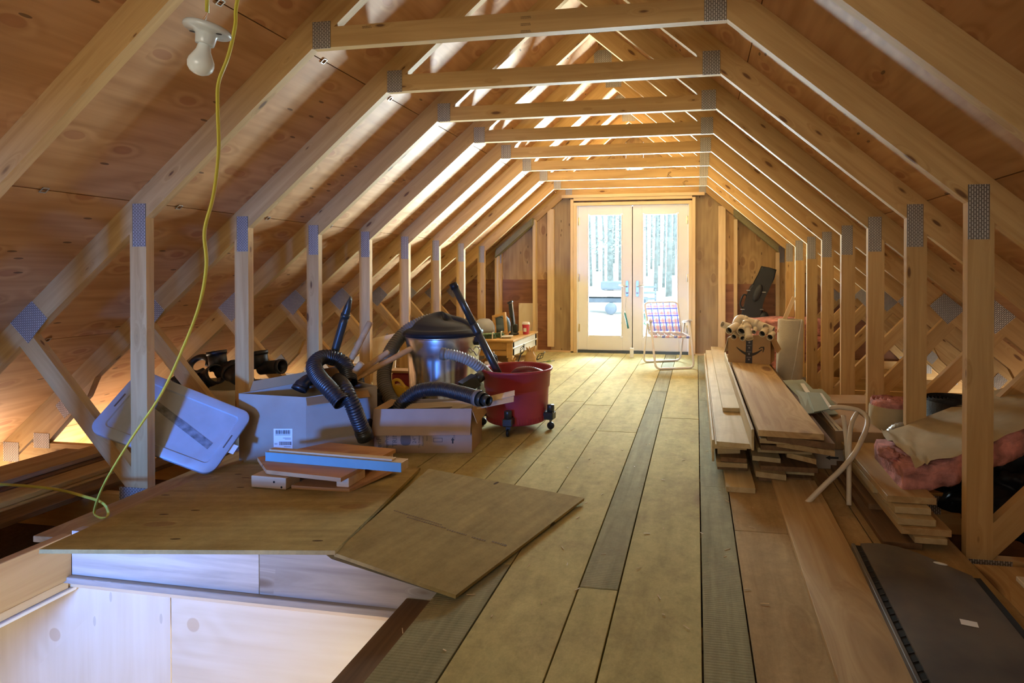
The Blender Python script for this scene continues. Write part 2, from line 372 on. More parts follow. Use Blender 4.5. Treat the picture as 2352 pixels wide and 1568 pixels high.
def toothed_plate(name):
    """galvanised truss plate with rows of punched teeth"""
    m, N, L, b = nodes(name)
    b.inputs['Metallic'].default_value = 0.35; b.inputs['Roughness'].default_value = 0.45
    tc = N.new('ShaderNodeTexCoord')
    br = N.new('ShaderNodeTexBrick'); br.inputs['Scale'].default_value = 1.0; br.offset = 0.5
    br.inputs['Brick Width'].default_value = 0.016; br.inputs['Row Height'].default_value = 0.0085; br.inputs['Mortar Size'].default_value = 0.0026
    br.inputs['Mortar Smooth'].default_value = 0.3
    mp = N.new('ShaderNodeMapping'); mp.inputs['Rotation'].default_value = (radians(90), 0, radians(0))
    L.new(tc.outputs['Object'], mp.inputs['Vector'])
    sx = N.new('ShaderNodeSeparateXYZ'); L.new(tc.outputs['Object'], sx.inputs[0]); cx = N.new('ShaderNodeCombineXYZ')
    L.new(sx.outputs['Z'], cx.inputs[0]); L.new(sx.outputs['X'], cx.inputs[1]); L.new(cx.outputs[0], br.inputs['Vector'])
    br.inputs['Color1'].default_value = (0.62, 0.60, 0.56, 1); br.inputs['Color2'].default_value = (0.52, 0.51, 0.49, 1); br.inputs['Mortar'].default_value = (0.20, 0.18, 0.16, 1)
    L.new(br.outputs['Color'], b.inputs['Base Color'])
    bp = N.new('ShaderNodeBump'); bp.inputs['Strength'].default_value = 0.6; bp.inputs['Distance'].default_value = 0.003; bp.invert = True
    L.new(br.outputs['Fac'], bp.inputs['Height']); L.new(bp.outputs['Normal'], b.inputs['Normal'])
    return m
def glass(name):
    m, N, L, b = nodes(name); N.remove(b)
    out = N['Material Output']; tr = N.new('ShaderNodeBsdfTransparent'); gl = N.new('ShaderNodeBsdfGlossy'); gl.inputs['Roughness'].default_value = 0.02
    tr.inputs['Color'].default_value = (0.97, 1.0, 0.99, 1)
    fr = N.new('ShaderNodeFresnel'); fr.inputs['IOR'].default_value = 1.45; mx = N.new('ShaderNodeMixShader')
    fs = N.new('ShaderNodeMath'); fs.operation = 'MULTIPLY'; fs.inputs[1].default_value = 0.2; L.new(fr.outputs[0], fs.inputs[0]); L.new(fs.outputs[0], mx.inputs[0]); L.new(tr.outputs[0], mx.inputs[1]); L.new(gl.outputs[0], mx.inputs[2]); L.new(mx.outputs[0], out.inputs['Surface'])
    return m

M = {}
M['spruce'] = wood('spruce_lumber', (0.60,0.405,0.18), (0.47,0.295,0.118), kfrac=0.6, ksize=0.15, kscale=(4.5,15,15), hue=0.12)
M['stud'] = wood('pale_stud', (0.80,0.63,0.40), (0.69,0.50,0.29), kfrac=0.35, ksize=0.12)
M['floor'] = wood('dusty_floor_board', (0.60,0.53,0.25), (0.46,0.40,0.18), knot=(0.26,0.17,0.09), kscale=(1.0,3.5,3.5), kfrac=0.18, ksize=0.16, grain=(3,12,12), speck=0.75, dirtc=(0.34,0.26,0.14), contrast=0.8, hue=0.08, mottle=0.30)
M['floorwarm'] = wood('brown_floor_board', (0.50,0.365,0.19), (0.37,0.255,0.125), knot=(0.26,0.15,0.07), kscale=(1.4,4.5,4.5), kfrac=0.35, ksize=0.2, grain=(1.2,14,14), speck=0.75, dirtc=(0.30,0.20,0.10), hue=0.08, mottle=0.25)
M['floorgrey'] = wood('weathered_floor_strip', (0.38,0.355,0.21), (0.28,0.26,0.15), knot=(0.2,0.15,0.09), kfrac=0.1, grain=(2,30,30), speck=0.6, ridge=True, dirtc=(0.27,0.23,0.15), hue=0.08, mottle=0.25)
M['plank'] = wood('pine_plank', (0.60,0.44,0.23), (0.42,0.275,0.125), kfrac=0.6, ksize=0.22, kscale=(1.6,5,5), grain=(0.8,18,18), contrast=1.2, dirtc=(0.42,0.28,0.14))
M['oldplank'] = wood('aged_plank', (0.62,0.51,0.30), (0.48,0.37,0.20), kfrac=0.4, ksize=0.16, kscale=(1.8,6,6), grain=(0.9,16,16), dirtc=(0.30,0.20,0.10), hue=0.14)
M['darkwood'] = wood('dark_plank', (0.24,0.14,0.07), (0.14,0.08,0.04), kfrac=0.2, hue=0.15)
M['roofply'] = plywood('roof_plywood', (0.56,0.315,0.145), (0.42,0.215,0.088), (0.36,0.15,0.065), kfrac=0.42, pscale=(4.6,7.5,7.5), psize=0.185, cath=0.8)
M['gableply'] = plywood('gable_plywood', (0.46,0.30,0.14), (0.30,0.175,0.075), (0.22,0.11,0.05), kfrac=0.25)
M['gablered'] = plywood('reddish_gable_plywood', (0.28,0.13,0.07), (0.17,0.07,0.04), (0.14,0.06,0.035), kfrac=0.15)
M['gablegrey'] = plywood('grey_brown_plywood_strip', (0.40,0.29,0.16), (0.27,0.18,0.10), (0.2,0.12,0.07), kfrac=0.3)
M['creamply'] = plywood('pale_plywood', (0.86,0.76,0.58), (0.78,0.66,0.46), (0.58,0.40,0.22), kfrac=0.22, psize=0.07, pscale=(2.6,2.6,2.6), hue=0.03, cath=0.5, speck=0.2)
M['floorply'] = plywood('dusty_plywood_sheet', (0.44,0.345,0.15), (0.32,0.24,0.10), (0.26,0.15,0.07), kfrac=0.15, speck=0.9, mottle=0.25)
M['whitedoor'] = plain('white_door_paint', (0.90,0.92,0.97), 0.4, var=0.01)
M['steel'] = toothed_plate('galvanised_gusset')
M['dullsteel'] = plain('dull_steel', (0.5,0.48,0.45), 0.4, 0.8)
M['brass'] = plain('pale_brass', (0.75,0.66,0.45), 0.3, 0.9)
M['nickel'] = plain('satin_nickel', (0.42,0.45,0.46), 0.28, 0.95)
M['glass'] = glass('clear_glass')
M['threshold'] = plain('dark_threshold', (0.05,0.06,0.07), 0.5)
M['stampink'] = plain('faded_stamp_ink', (0.19,0.12,0.055), 0.8)
M['drywall'] = plain('white_board', (0.82,0.80,0.77), 0.7)

# ------------------------------------------------------------------ structure: trusses
XC = -0.7755; SL = 0.8485; ZA = 2.763; DV = 0.155; RD = 0.118
TH = 0.038; FL = 0.0
SPC = 0.6096; Y0 = 2.2611
YK = lambda k: Y0 + SPC*k
zb = lambda dx: ZA - dx*SL             # underside of the rafters at |x-xc| = dx
SN, CS = SL/sqrt(1+SL*SL), 1/sqrt(1+SL*SL)
def member(name, poly, d, parent, mat, y0=0.0, th=TH):
    """coplanar timber of a truss: world polygon (x, z), local X along direction d"""
    d = Vector((d[0], d[1])).normalized(); n = Vector((-d[1], d[0]))
    o = Vector((sum(p[0] for p in poly)/len(poly), sum(p[1] for p in poly)/len(poly)))
    loc = [((Vector(p)-o).dot(d), (Vector(p)-o).dot(n)) for p in poly]
    bm = bmesh.new(); prism(bm, loc, 0, th, 'Y')
    return finish(name, bm, mat, parent, (o[0], y0, o[1]), (0, -atan2(d[1], d[0]), 0))
def plate(c, w, h, ang, parent, both=True):
    bm = bmesh.new()
    bbox(bm, (0, -0.0012, 0), (w, 0.0024, h))
    return finish('gusset_plate', bm, M['steel'], parent, (c[0], 0, c[1]), (0, -ang, 0))
EDX = 3.95     # half span out to the eaves
def build_truss(parent, gable=False):
    for s in (-1, 1):
        X = lambda dx: XC + s*dx
        sp = M['spruce']
        member('rafter', [(X(0), ZA), (X(EDX), zb(EDX)), (X(EDX), zb(EDX)+DV), (X(0), ZA+DV)], (s*1, -SL), parent, sp)
        # knee post
        a, b = 1.7517, 1.7517+0.089
        member('knee_post', [(X(a), -0.024), (X(b), -0.024), (X(b), zb(b)), (X(a), zb(a))], (0, 1), parent, sp)
        # web brace leaning out from the foot of the post
        p0 = Vector((X(1.80), 0.0)); p1 = Vector((X(2.44), 0.0)); p1.y = zb(2.44)
        d = (p1-p0).normalized(); n = Vector((-d.y, d.x))*0.0445
        def hit(q):   # slide along d to the rafter's underside
            t = 0.0
            for _ in range(40):
                c = q + d*t; t += (zb(abs(c.x-XC)) - c.y)/ (d.y + SL*abs(d.x))
            return q + d*t
        def foot(q):
            return q + d*((-0.024-q.y)/d.y)
        def side(q):
            # keep clear of the post
            dx = abs(q.x-XC)
            return q if dx > b else q + d*((b-dx)/abs(d.x))
        q0, q1 = p0-n, p0+n
        inn, out = (q0, q1) if abs(q0.x-XC) < abs(q1.x-XC) else (q1, q0)
        f_out = foot(out); f_in = side(foot(inn))
        poly = [tuple(f_in), (X(b), -0.024), tuple(f_out), tuple(hit(out)), tuple(hit(inn))]
        member('web_brace', poly, tuple(d), parent, sp)
        # heel slider under the rafter
        dd = 0.089/CS
        member('heel_slider', [(X(3.25), zb(3.25)), (X(2.80), zb(2.80)), (X(2.80+dd*SN*CS), zb(2.80+dd*SN*CS)-dd*CS*CS*1.0), (X(3.155), -0.024)], (s*1, -SL), parent, sp)
    X = lambda dx: XC + dx
    t = 2.0056; h = 0.089; a = (ZA-t)/SL; b = (ZA-t-h)/SL
    if not gable or True:
        member('collar_tie', [(X(-a), t), (X(a), t), (X(b), t+h), (X(-b), t+h)], (1, 0), parent, M['spruce'])
    e = (ZA+0.18)/SL; f = (ZA+0.024)/SL
    member('bottom_chord', [(X(-f+0.02), -0.024), (X(f-0.02), -0.024), (X(e), -0.20), (X(-e), -0.20)], (1, 0), parent, M['spruce'])
    for s in (-1, 1):
        plate((XC+s*(a-0.046), t+0.055), 0.086, 0.118, 0, parent)
        plate((XC+s*(1.7517+0.036), 1.242), 0.072, 0.20, 0, parent)
        plate((XC+s*2.42, 0.79), 0.165, 0.15, s*radians(-47), parent)
        plate((XC+s*1.83, -0.036 if s < 0 else -0.068), 0.15, 0.10 if s < 0 else 0.085, 0, parent)
        plate((XC+s*3.02, 0.20), 0.085, 0.10, s*radians(-40), parent)
        plate((XC+s*3.19, -0.01), 0.115, 0.09, 0, parent)
        plate((XC+s*3.42, -0.09), 0.115, 0.12, 0, parent)
    plate((XC, ZA+0.062), 0.15, 0.115, 0, parent)

LBL = {-2: 'spruce roof truss closest to the camera, above and behind the hanging lamp',
       -1: 'spruce roof truss beside the hanging lamp holder, its collar tie above the picture',
       0: 'spruce roof truss whose left post stands in front of the tilted white tote',
       1: 'spruce roof truss with its left post by the bin of black fittings',
       2: 'spruce roof truss with its left post behind the large box of hoses',
       3: 'spruce roof truss whose left post rises behind the wooden handles',
       4: 'spruce roof truss whose left post stands behind the arching grey hose, fifth collar tie',
       5: 'spruce roof truss whose left post stands just behind the dust collector lid, sixth collar tie',
       6: 'spruce roof truss with its left post crossed by the black wand, third before the doors',
       7: 'spruce roof truss second from the double doors, just before the end wall',
       8: 'spruce gable truss fixed flat against the end wall around the double doors'}
truss0 = thing('roof_truss', LBL[-2], 'truss', (0, YK(-2), 0), group='roof trusses of the attic')
build_truss(truss0)
for k in range(-1, 9):
    t = truss0.copy(); COL.objects.link(t); t.location = (0, YK(k), 0); t['label'] = LBL[k]
    for ch in list(truss0.children):
        c = ch.copy(); COL.objects.link(c); c.parent = t
for t in [o for o in S.objects if o.name.startswith('roof_truss') and o.location.y < 2.0]:
    # the two trusses over the stairs have their bottom chord cut at the opening
    for ch in list(t.children):
        if ch.name.startswith('bottom_chord'): bpy.data.objects.remove(ch)
    for a, b in ((-4.05, -2.56), (-0.78, 2.5)):
        member('bottom_chord', [(a,-0.20),(b,-0.20),(b,-0.024),(a,-0.024)], (1,0), t, M['spruce'])

# pen scribbles on two ties, grade stamps on the first tie
TR = {round((t.location.y-Y0)/SPC): t for t in S.objects if t.name.startswith('roof_truss') and t.type == 'EMPTY'}
for k, (u, v), a in ((6, (1538, 401), 0.0), (7, (1574, 419), 0.7)):
    q = aty(u, v, YK(k)); bm = bmesh.new()
    pts = [Vector((.020*sin(2*x)*(1-.25*sin(x)), -.001, .030*sin(x+.4))) for x in [i*2*pi/28 for i in range(29)]]
    tube(bm, pts, 0.0016, 5)
    finish('pen_scribble', bm, M['darkwood'], TR[k], (q.x, -0.001, q.z), (0, a, 0))
for u, v, n in ((1207, 40, 2), (1207, 56, 2), (1207, 72, 2), (842, 62, 2)):
    q = aty(u, v, YK(0)); bm = bmesh.new()
    for i in range(n):
        x = -.02
        while x < .02:
            w = random.uniform(.002, .005); bbox(bm, (x+w/2, -.0004, i*.006-.003), (w, .0006, .0035)); x += w+.0015
    finish('grade_stamp', bm, M['spruce'] if False else M['stampink'], TR[0], (q.x, 0, q.z)).__setitem__('kind', 'stuff')

# ------------------------------------------------------------------ structure: roof sheathing
YEND = 7.2; YBACK = -1.5
for k_ in ('floor', 'floorgrey', 'floorwarm', 'floorply'):
    b_ = M[k_].node_tree.nodes['Principled BSDF']; b_.inputs['Specular IOR Level'].default_value = 0.10; b_.inputs['Roughness'].default_value = 0.85
ceil = tag(empty('ceiling'), 'sloping roof of plywood sheets over the trusses', None, None, 'structure')
seams = [0.0, 1.02, 1.84, 2.66, 3.48, EDX+0.15]
ang = atan2(SL, 1)
clip_me = None
for s in (-1, 1):
    for r in range(5):
        d0, d1 = seams[r], seams[r+1]
        ks = [-6.2, -4, 0, 4, 8.2] if r % 2 else [-6.2, -2, 2, 6, 8.2]
        for ka, kb in zip(ks, ks[1:]):
            ya, yb = max(YBACK, YK(ka)+0.019), min(YEND, YK(kb)+0.019)
            if yb-ya < 0.1: continue
            dm = (d0+d1)/2; L = (d1-d0)/CS - 0.005
            z = zb(dm)+DV
            nrm = Vector((s*SN, 0, CS)); c = Vector((XC+s*dm, (ya+yb)/2, z)) + nrm*0.0065
            # local X along the ridge, local Z the outward normal
            xl = Vector((0, 1, 0)); zl = nrm; yl = zl.cross(xl)
            bm = bmesh.new(); bbox(bm, (0,0,0), (yb-ya-0.003, L, 0.012), 0)
            finish('plywood_sheet', bm, M['roofply'], ceil, c, Matrix((xl, yl, zl)).transposed().to_euler())
    # steel clips in the joints, one per bay
    for r in (1, 2, 3):
        for k in range(-2, 8):
            dm = seams[r]; nrm = Vector((s*SN, 0, CS)); xl = Vector((0, 1, 0)); yl = nrm.cross(xl)
            c = Vector((XC+s*dm, YK(k)+SPC*0.42, zb(dm)+DV)) - nrm*0.002
            rot = Matrix((xl, yl, nrm)).transposed().to_euler()
            if clip_me is None:
                bm = bmesh.new()
                for dx in (-0.011, 0.011): bbox(bm, (dx, 0, 0), (0.005, 0.028, 0.004), 0.001)
                for dy in (-0.013, 0.013): bbox(bm, (0, dy, 0), (0.022, 0.005, 0.004), 0.001)
                o = finish('joint_clip', bm, M['dullsteel'], ceil, c, rot); clip_me = o
            else:
                o = clip_me.copy(); COL.objects.link(o); o.location = c; o.rotation_euler = rot
# outer roof skin
for s, nm in ((-1, 'roof_left'), (1, 'roof_right')):
    bm = bmesh.new()
    off = 0.03
    prism(bm, [(XC, ZA+DV+0.035), (XC+s*(EDX+0.2), zb(EDX+0.2)+DV+0.035), (XC+s*(EDX+0.2), zb(EDX+0.2)+DV+0.07), (XC, ZA+DV+0.07)], YBACK-0.1, YEND+0.35, 'Y')
    tag(finish(nm, bm, M['darkwood']), kind='structure')

# ------------------------------------------------------------------ structure: gable wall with doors
wall = tag(empty('wall_back', (0, 0, 0)), 'plywood end wall framed with pale studs around white double doors', None, None, 'structure')
DL, DR, DT = -1.513, -0.09, 1.884     # rough opening
def wallpoly(name, poly, mat, y0=7.178, y1=7.2):
    return member(name, poly, (0, 1), wall, mat, y0, y1-y0)
def rz(x): return zb(abs(x-XC))+DV
xs = lambda x, z: (x, z)
SPL = 0.93
# left of doors: strip beside the door, then outer sheets split by the dark lower course
wallpoly('plywood_sheet', [(-1.87,-0.25),(DL,-0.25),(DL,rz(DL)),(-1.87,rz(-1.87))], M['gablegrey'])
wallpoly('plywood_sheet', [(-4.2,SPL),(-1.87,SPL),(-1.87,rz(-1.87)),(XC-(ZA+DV-SPL)/SL,SPL)], M['gableply'])
member('plywood_sheet', [(-4.5,-0.25),(-1.87,-0.25),(-1.87,SPL),(XC-(ZA+DV-SPL)/SL,SPL),(-4.4,-0.1)], (1,0), wall, M['gablered'], 7.178, 0.022)
wallpoly('plywood_sheet', [(DR,-0.25),(0.31,-0.25),(0.31,rz(0.31)),(DR,rz(DR))], M['gablegrey'])
wallpoly('plywood_sheet', [(0.31,SPL-0.05),(XC+(ZA+DV-SPL+0.05)/SL,SPL-0.05),(0.31,rz(0.31))], M['gableply'])
member('plywood_sheet', [(0.31,-0.25),(3.0,-0.25),(2.9,-0.1),(XC+(ZA+DV-SPL+0.053)/SL,SPL-0.05),(0.31,SPL-0.05)], (1,0), wall, M['gablered'], 7.178, 0.022)
# above the doors with a small square window opening
wallpoly('plywood_sheet', [(DL,DT),(DR,DT),(DR,2.19),(DL,2.19)], M['gableply'])
wallpoly('plywood_sheet', [(DL,2.193),(-0.89,2.193),(-0.89,rz(-0.89)),(DL,rz(DL))], M['gableply'])
wallpoly('plywood_sheet', [(-0.664,2.193),(DR,2.193),(DR,rz(DR)),(-0.664,rz(-0.664))], M['gableply'])
wallpoly('plywood_sheet', [(-0.887,2.42),(-0.667,2.42),(-0.667,rz(-0.667)),(XC,rz(XC)),(-0.887,rz(-0.887))], M['gableply'])
w1 = tag(empty('window_1', (XC, 7.19, 2.30)), 'small square white vent window high in the gable', None, None, 'structure')
bm = bmesh.new()
for a in (-1, 1):
    bbox(bm, (a*0.103, 0, 0), (0.018, 0.03, 0.224), 0.002); bbox(bm, (0, 0, a*0.103), (0.188, 0.03, 0.018), 0.002)
finish('window_frame', bm, M['whitedoor'], w1)
bm = bmesh.new(); bbox(bm, (0, 0, 0), (0.19, 0.004, 0.19)); finish('pane', bm, M['glass'], w1)

# studs: children of the wall
def stud(x0, x1, z0, z1, y0=7.10, y1=7.177, name='stud', mat=None):
    return box(name, ((x0+x1)/2, (y0+y1)/2, (z0+z1)/2), (x1-x0, y1-y0, z1-z0), mat or M['stud'], wall, 0.002) if False else \
        member(name, [(x0,z0),(x1,z0),(x1,z1),(x0,z1)], (0,1) if z1-z0 > x1-x0 else (1,0), wall, mat or M['stud'], y0, y1-y0)
GS = 7.088
stud(-2.598, -2.56+0.01, -0.02, 1.285, GS-0.01, 7.136)
stud(-2.09, -2.052, 0.0, 1.70, GS, 7.177)
stud(-1.908, -1.82, 0.06, 1.84, 7.139, 7.177)
stud(-1.590, -1.552, 0.0, 1.952, GS, 7.177)
stud(-1.550, -1.512, 0.0, 1.872, GS, 7.177)
stud(-0.093, -0.055, 0.0, 1.872, GS, 7.177)
stud(-0.053, -0.015, 0.0, 1.952, GS, 7.177)
stud(0.265, 0.351, 0.06, 1.84, 7.139, 7.177)
stud(0.452, 0.490, 0.0, 1.67, GS, 7.177)
stud(0.945, 0.985, 0.0, 1.262, GS, 7.136)
stud(-1.705, 0.095, 1.972, 2.010, GS-0.01, 7.13, 'header_plate')
stud(-1.550, -0.055, 1.950-0.016, 1.971, GS, 7.13, 'header_board')
stud(-1.550, -0.055, 1.873, 1.911, GS, 7.13, 'header_board')
stud(-2.6, -1.552, -0.024, 0.014, GS, 7.177, 'sole_plate')
stud(-0.053, 1.0, -0.024, 0.014, GS, 7.177, 'sole_plate')
# sloping nailer, weathered grey
for s, xa, xb in ((-1, 1.30, 1.80), (1, 1.22, 1.74)):
    member('nailer_board', [(XC+s*xa, zb(xa)-0.02), (XC+s*xb, zb(xb)-0.02), (XC+s*xb, zb(xb)+0.06), (XC+s*xa, zb(xa)+0.06)], (s, -SL), wall, M['floorgrey'], 7.02, 0.10)
# triangular blocking board behind gable web
member('block_board', [(-2.3,0.02),(-2.05,0.02),(-2.05,0.62),(-2.3,0.62)], (0,1), wall, M['creamply'], 7.16, 0.017)

# doors
def make_door(name, x0, x1, handle_right):
    W = x1-x0; z0, z1 = 0.034, 1.8685; Y = 7.150
    d = tag(empty(name, ((x0+x1)/2, Y, z0)), 'white double door leaf with one tall clear pane', None, None, 'structure')
    H = z1-z0; st = 0.118; top = 0.105; bot = 0.170
    bm = bmesh.new()
    gx = W/2-st
    bbox(bm, (-W/2+st/2, 0, H/2), (st, 0.042, H), 0.003); bbox(bm, (W/2-st/2, 0, H/2), (st, 0.042, H), 0.003)
    bbox(bm, (0, 0, H-top/2), (W-2*st, 0.042, top)); bbox(bm, (0, 0, bot/2), (W-2*st, 0.042, bot))
    finish('door_leaf', bm, M['whitedoor'], d)
    bm = bmesh.new(); gz0, gz1 = bot, H-top
    for a in (-1, 1): bbox(bm, (a*(gx-0.009), -0.018, (gz0+gz1)/2), (0.018, 0.016, gz1-gz0), 0.004)
    bbox(bm, (0, -0.018, gz0+0.009), (2*gx-0.036, 0.016, 0.018), 0.004); bbox(bm, (0, -0.018, gz1-0.009), (2*gx-0.036, 0.016, 0.018), 0.004)
    finish('glazing_bead', bm, M['whitedoor'], d)
    bm = bmesh.new(); bbox(bm, (0, 0, (gz0+gz1)/2), (2*gx-0.004, 0.006, gz1-gz0-0.004)); finish('pane', bm, M['glass'], d)
    hs = 1 if handle_right else -1
    hx = hs*(W/2-0.06)
    bm = bmesh.new(); prism(bm, [(-0.016,-0.088),(-0.008,-0.098),(0.008,-0.098),(0.016,-0.088),(0.016,0.088),(0.008,0.098),(-0.008,0.098),(-0.016,0.088)], -0.031, -0.021, 'Y')
    hd = finish('door_handle', bm, M['nickel'], d, (hx, 0, 0.785))
    bm = bmesh.new()
    tube(bm, spline([(0,-0.031,0.026),(0,-0.065,0.026),(-hs*0.02,-0.072,0.03),(-hs*0.055,-0.066,0.036),(-hs*0.10,-0.064,0.045)], 6), 0.0075, 8)
    finish('lever', bm, M['nickel'], hd)
    bm = bmesh.new(); lathe(bm, [(0.013,0),(0.013,0.012),(0.009,0.014),(0,0.014)], 12, mat4=Matrix.Translation((0,-0.031,-0.055)) @ Matrix.Rotation(pi/2, 4, 'X'))
    finish('thumb_turn', bm, M['nickel'], hd)
    for hz in (0.28, 0.92, 1.64):
        bm = bmesh.new(); tube(bm, [(-hs*(W/2-0.001),-0.026,hz-0.05),(-hs*(W/2-0.001),-0.026,hz+0.05)], 0.0075, 8)
        bbox(bm, (-hs*(W/2-0.012), -0.0215, hz), (0.022, 0.003, 0.095))
        finish('hinge', bm, M['brass'], d)
    return d
d1 = make_door('door_1', -1.497, -0.806, True)
d2 = make_door('door_2', -0.795, -0.106, False)
# astragal between the leaves, frame and threshold
fr = tag(empty('trim_1', (XC, 7.16, 0)), 'white frame round the double doors with dark threshold', None, None, 'structure')
for nm, c, s_, mt in (('jamb', (-1.507-XC, 0, 0.93), (0.018, 0.09, 1.91), 'whitedoor'), ('jamb', (-0.096-XC, 0, 0.93), (0.018, 0.09, 1.91), 'whitedoor'),
                      ('head_jamb', (-0.8015-XC, 0, 1.878), (1.40, 0.09, 0.018), 'whitedoor'), ('threshold', (-0.8015-XC, 0.0, 0.012), (1.40, 0.10, 0.044), 'threshold'),
                      ('astragal', (-0.8-XC, 0.02, 0.95), (0.03, 0.02, 1.82), 'threshold')):
    box(nm, c, s_, M[mt], fr, 0.002)
tag(box('door_stop_block', tuple(atz(1451,821,0)+Vector((0,0.0,0.058))), (0.045,0.05,0.115), M['whitedoor'], None, 0.004, (0,0,0.1)), 'small white upright block at the foot of the closed double doors', 'block')

box('leak_filler', (-0.8015-XC, -0.005, -0.115), (3.6, 0.13, 0.195), M['darkwood'], fr, 0.002)  # unseen filler added to stop light leaking in under the doors
# rear gable wall behind the camera with two added windows
rear = tag(empty('wall_front'), 'rear gable wall behind the viewer', None, None, 'structure')
member('plywood_sheet', [(-4.4,-0.2),(2.9,-0.2),(XC,ZA+DV)], (1,0), rear, M['gableply'], YBACK-0.02, 0.02)

for n, (x, z, w, h) in enumerate(((-1.88, 0.22, 0.42, 0.38), (-0.78, 1.5, 1.68, 1.08)), 2):  # frames and panes added to suit the two rear lamps
    wn_ = tag(empty('window_%d' % n, (x, YBACK+0.01, z)), 'unseen window added in the rear gable wall for its lamp', None, None, 'structure')
    bm = bmesh.new()
    for a in (-1, 1):
        bbox(bm, (a*w/2, 0, 0), (0.04, 0.03, h+0.04), 0.002); bbox(bm, (0, 0, a*h/2), (w-0.04, 0.03, 0.04), 0.002)
    finish('window_frame', bm, M['whitedoor'], wn_)
    bm = bmesh.new(); bbox(bm, (0, -0.008, 0), (w-0.03, 0.004, h-0.03)); finish('pane', bm, M['glass'], wn_)
# ------------------------------------------------------------------ structure: floor
floor = tag(empty('floor', (0,0,0)), 'attic floor of long dusty boards running to the double doors', None, None, 'structure')
OX0, OX1, OY = -2.22, -0.85, 1.70           # stair opening
FT = 0.022
def fboard(x0, x1, y0, y1, mat, dz=0.0):
    c = ((x0+x1)/2, (y0+y1)/2, -FT/2+dz)
    bm = bmesh.new(); bbox(bm, (0,0,0), (y1-y0-0.004, x1-x0-0.005, FT), 0.0012)
    return finish('floor_board', bm, mat, floor, c, (0, 0, pi/2))
xe = [-2.44,-2.20,-1.95,-1.70,-1.4429,-1.2207,-1.0315,-0.8644,-0.6395,-0.3761,-0.247,0.0172,0.1483,0.40,0.66,0.96]
jn = {-0.8644:[1.9, 4.3], -0.6395:[3.6], -0.3761:[1.80, 4.09, 4.9], -0.247:[4.0], 0.0172:[2.75, 4.6], 0.1483:[2.3], -1.0315:[4.4], -1.2207:[3.0, 5.7], -1.4429:[4.6,5.9],
      -0.2470001:[], 0.40:[2.5], 0.66:[3.1], -1.7:[3.9], -1.95:[5.1], -2.2:[3.3], -2.44:[4.4]}
for i in range(len(xe)-1):
    a, b = xe[i], xe[i+1]
    ys = OY+0.03 if b < OX1+0.02 else YBACK
    cuts = [ys] + [y for y in jn.get(a, []) if y > ys+0.2] + [7.10]
    for j, (ya, yb) in enumerate(zip(cuts, cuts[1:])):
        grey = a in (-0.3761, 0.0172) and not (a == -0.3761 and j == 0)
        fm = M['floorwarm'] if a > 0.14 else M['floor']
        aa = -0.82 if (a == -0.8644 and yb < 2.3) else a
        grey = grey or (a == -0.8644 and j == 0)
        fboard(aa, b, ya, yb, M['floorgrey'] if grey else fm, random.uniform(-0.0012, 0.0012))
# board under the feet at the stair edge
# lining below the chords
def slab(name, x0, x1, y0, y1, z0, z1, mat, parent):
    bm = bmesh.new(); bbox(bm, ((x0+x1)/2,(y0+y1)/2,(z0+z1)/2), (x1-x0,y1-y0,z1-z0)); return finish(name, bm, mat, parent)
M['dust'] = plain('grey_brown_insulation_dust', (0.16,0.11,0.075), 0.9, bump=0.6, bscale=30)
slab('joist_lining', -3.95, 2.40, OY+0.06, 7.18, -0.235, -0.205, M['dust'], floor)
slab('joist_lining', OX1+0.02, 2.40, YBACK, OY+0.06, -0.235, -0.205, M['dust'], floor)
slab('joist_lining', -3.95, -2.62, YBACK, OY+0.06, -0.235, -0.205, M['dust'], floor)

# ------------------------------------------------------------------ structure: stairwell
M['rim'] = wood('rim_board', (0.62,0.56,0.47), (0.36,0.315,0.26), knot=(0.22,0.16,0.11), kfrac=0.7, ksize=0.16, grain=(0.9,16,16), contrast=1.1)
M['rimwarm'] = wood('header_board', (0.72,0.50,0.25), (0.56,0.36,0.16), kfrac=0.4, grain=(1.0,14,14))
st = tag(empty('wall_stair'), 'pale plywood stair enclosure below the attic floor', None, None, 'structure')
member('rim_board', [(OX0,-0.066),(-1.462,-0.067),(-1.462,0.092),(OX0,0.092)], (1,0), st, M['rim'], OY, 0.038)
member('rim_board', [(-1.459,-0.067),(OX1+.03,-0.069),(OX1+.03,-0.004),(-1.19,0.074),(-1.22,0.092),(-1.459,0.092)], (1,0), st, M['rim'], OY, 0.038)
box('splice_plate', (-1.425, OY-0.001, 0.035), (0.062, 0.002, 0.058), M['dullsteel'], st, 0.0005)
beam('ledger_strip', (OX0-0.02, OY+0.012, -0.079), (OX1, OY+0.012, -0.079), 0.06, 0.022, M['rim'], st)
beam('ledger_strip', (OX0-0.02, OY+0.026, -0.104), (OX1, OY+0.026, -0.104), 0.04, 0.026, M['stud'], st)
def wpanel(x0, x1, z0, z1, y=OY+0.03, d=(0,1)):
    member('plywood_sheet', [(x0,z0),(x1,z0),(x1,z1),(x0,z1)], d, st, M['creamply'], y, 0.015)
wpanel(-3.6, -2.657, -2.4, -0.119); wpanel(-2.653, -1.842, -2.4, -0.119); wpanel(-1.838, -0.62, -2.4, -0.119, d=(1,0))
# left header
beam('header_board', (OX0-0.02, YBACK, 0.0), (OX0-0.02, OY+0.0, 0.0), 0.038, 0.16, M['rimwarm'], st)
beam('header_board', (OX0-0.03, YBACK, -0.102), (OX0-0.03, OY+0.0, -0.102), 0.03, 0.03, M['stud'], st)
beam('plaster_edge', (OX0-0.03, YBACK, -0.125), (OX0-0.03, OY+0.02, -0.125), 0.05, 0.012, M['drywall'], st)
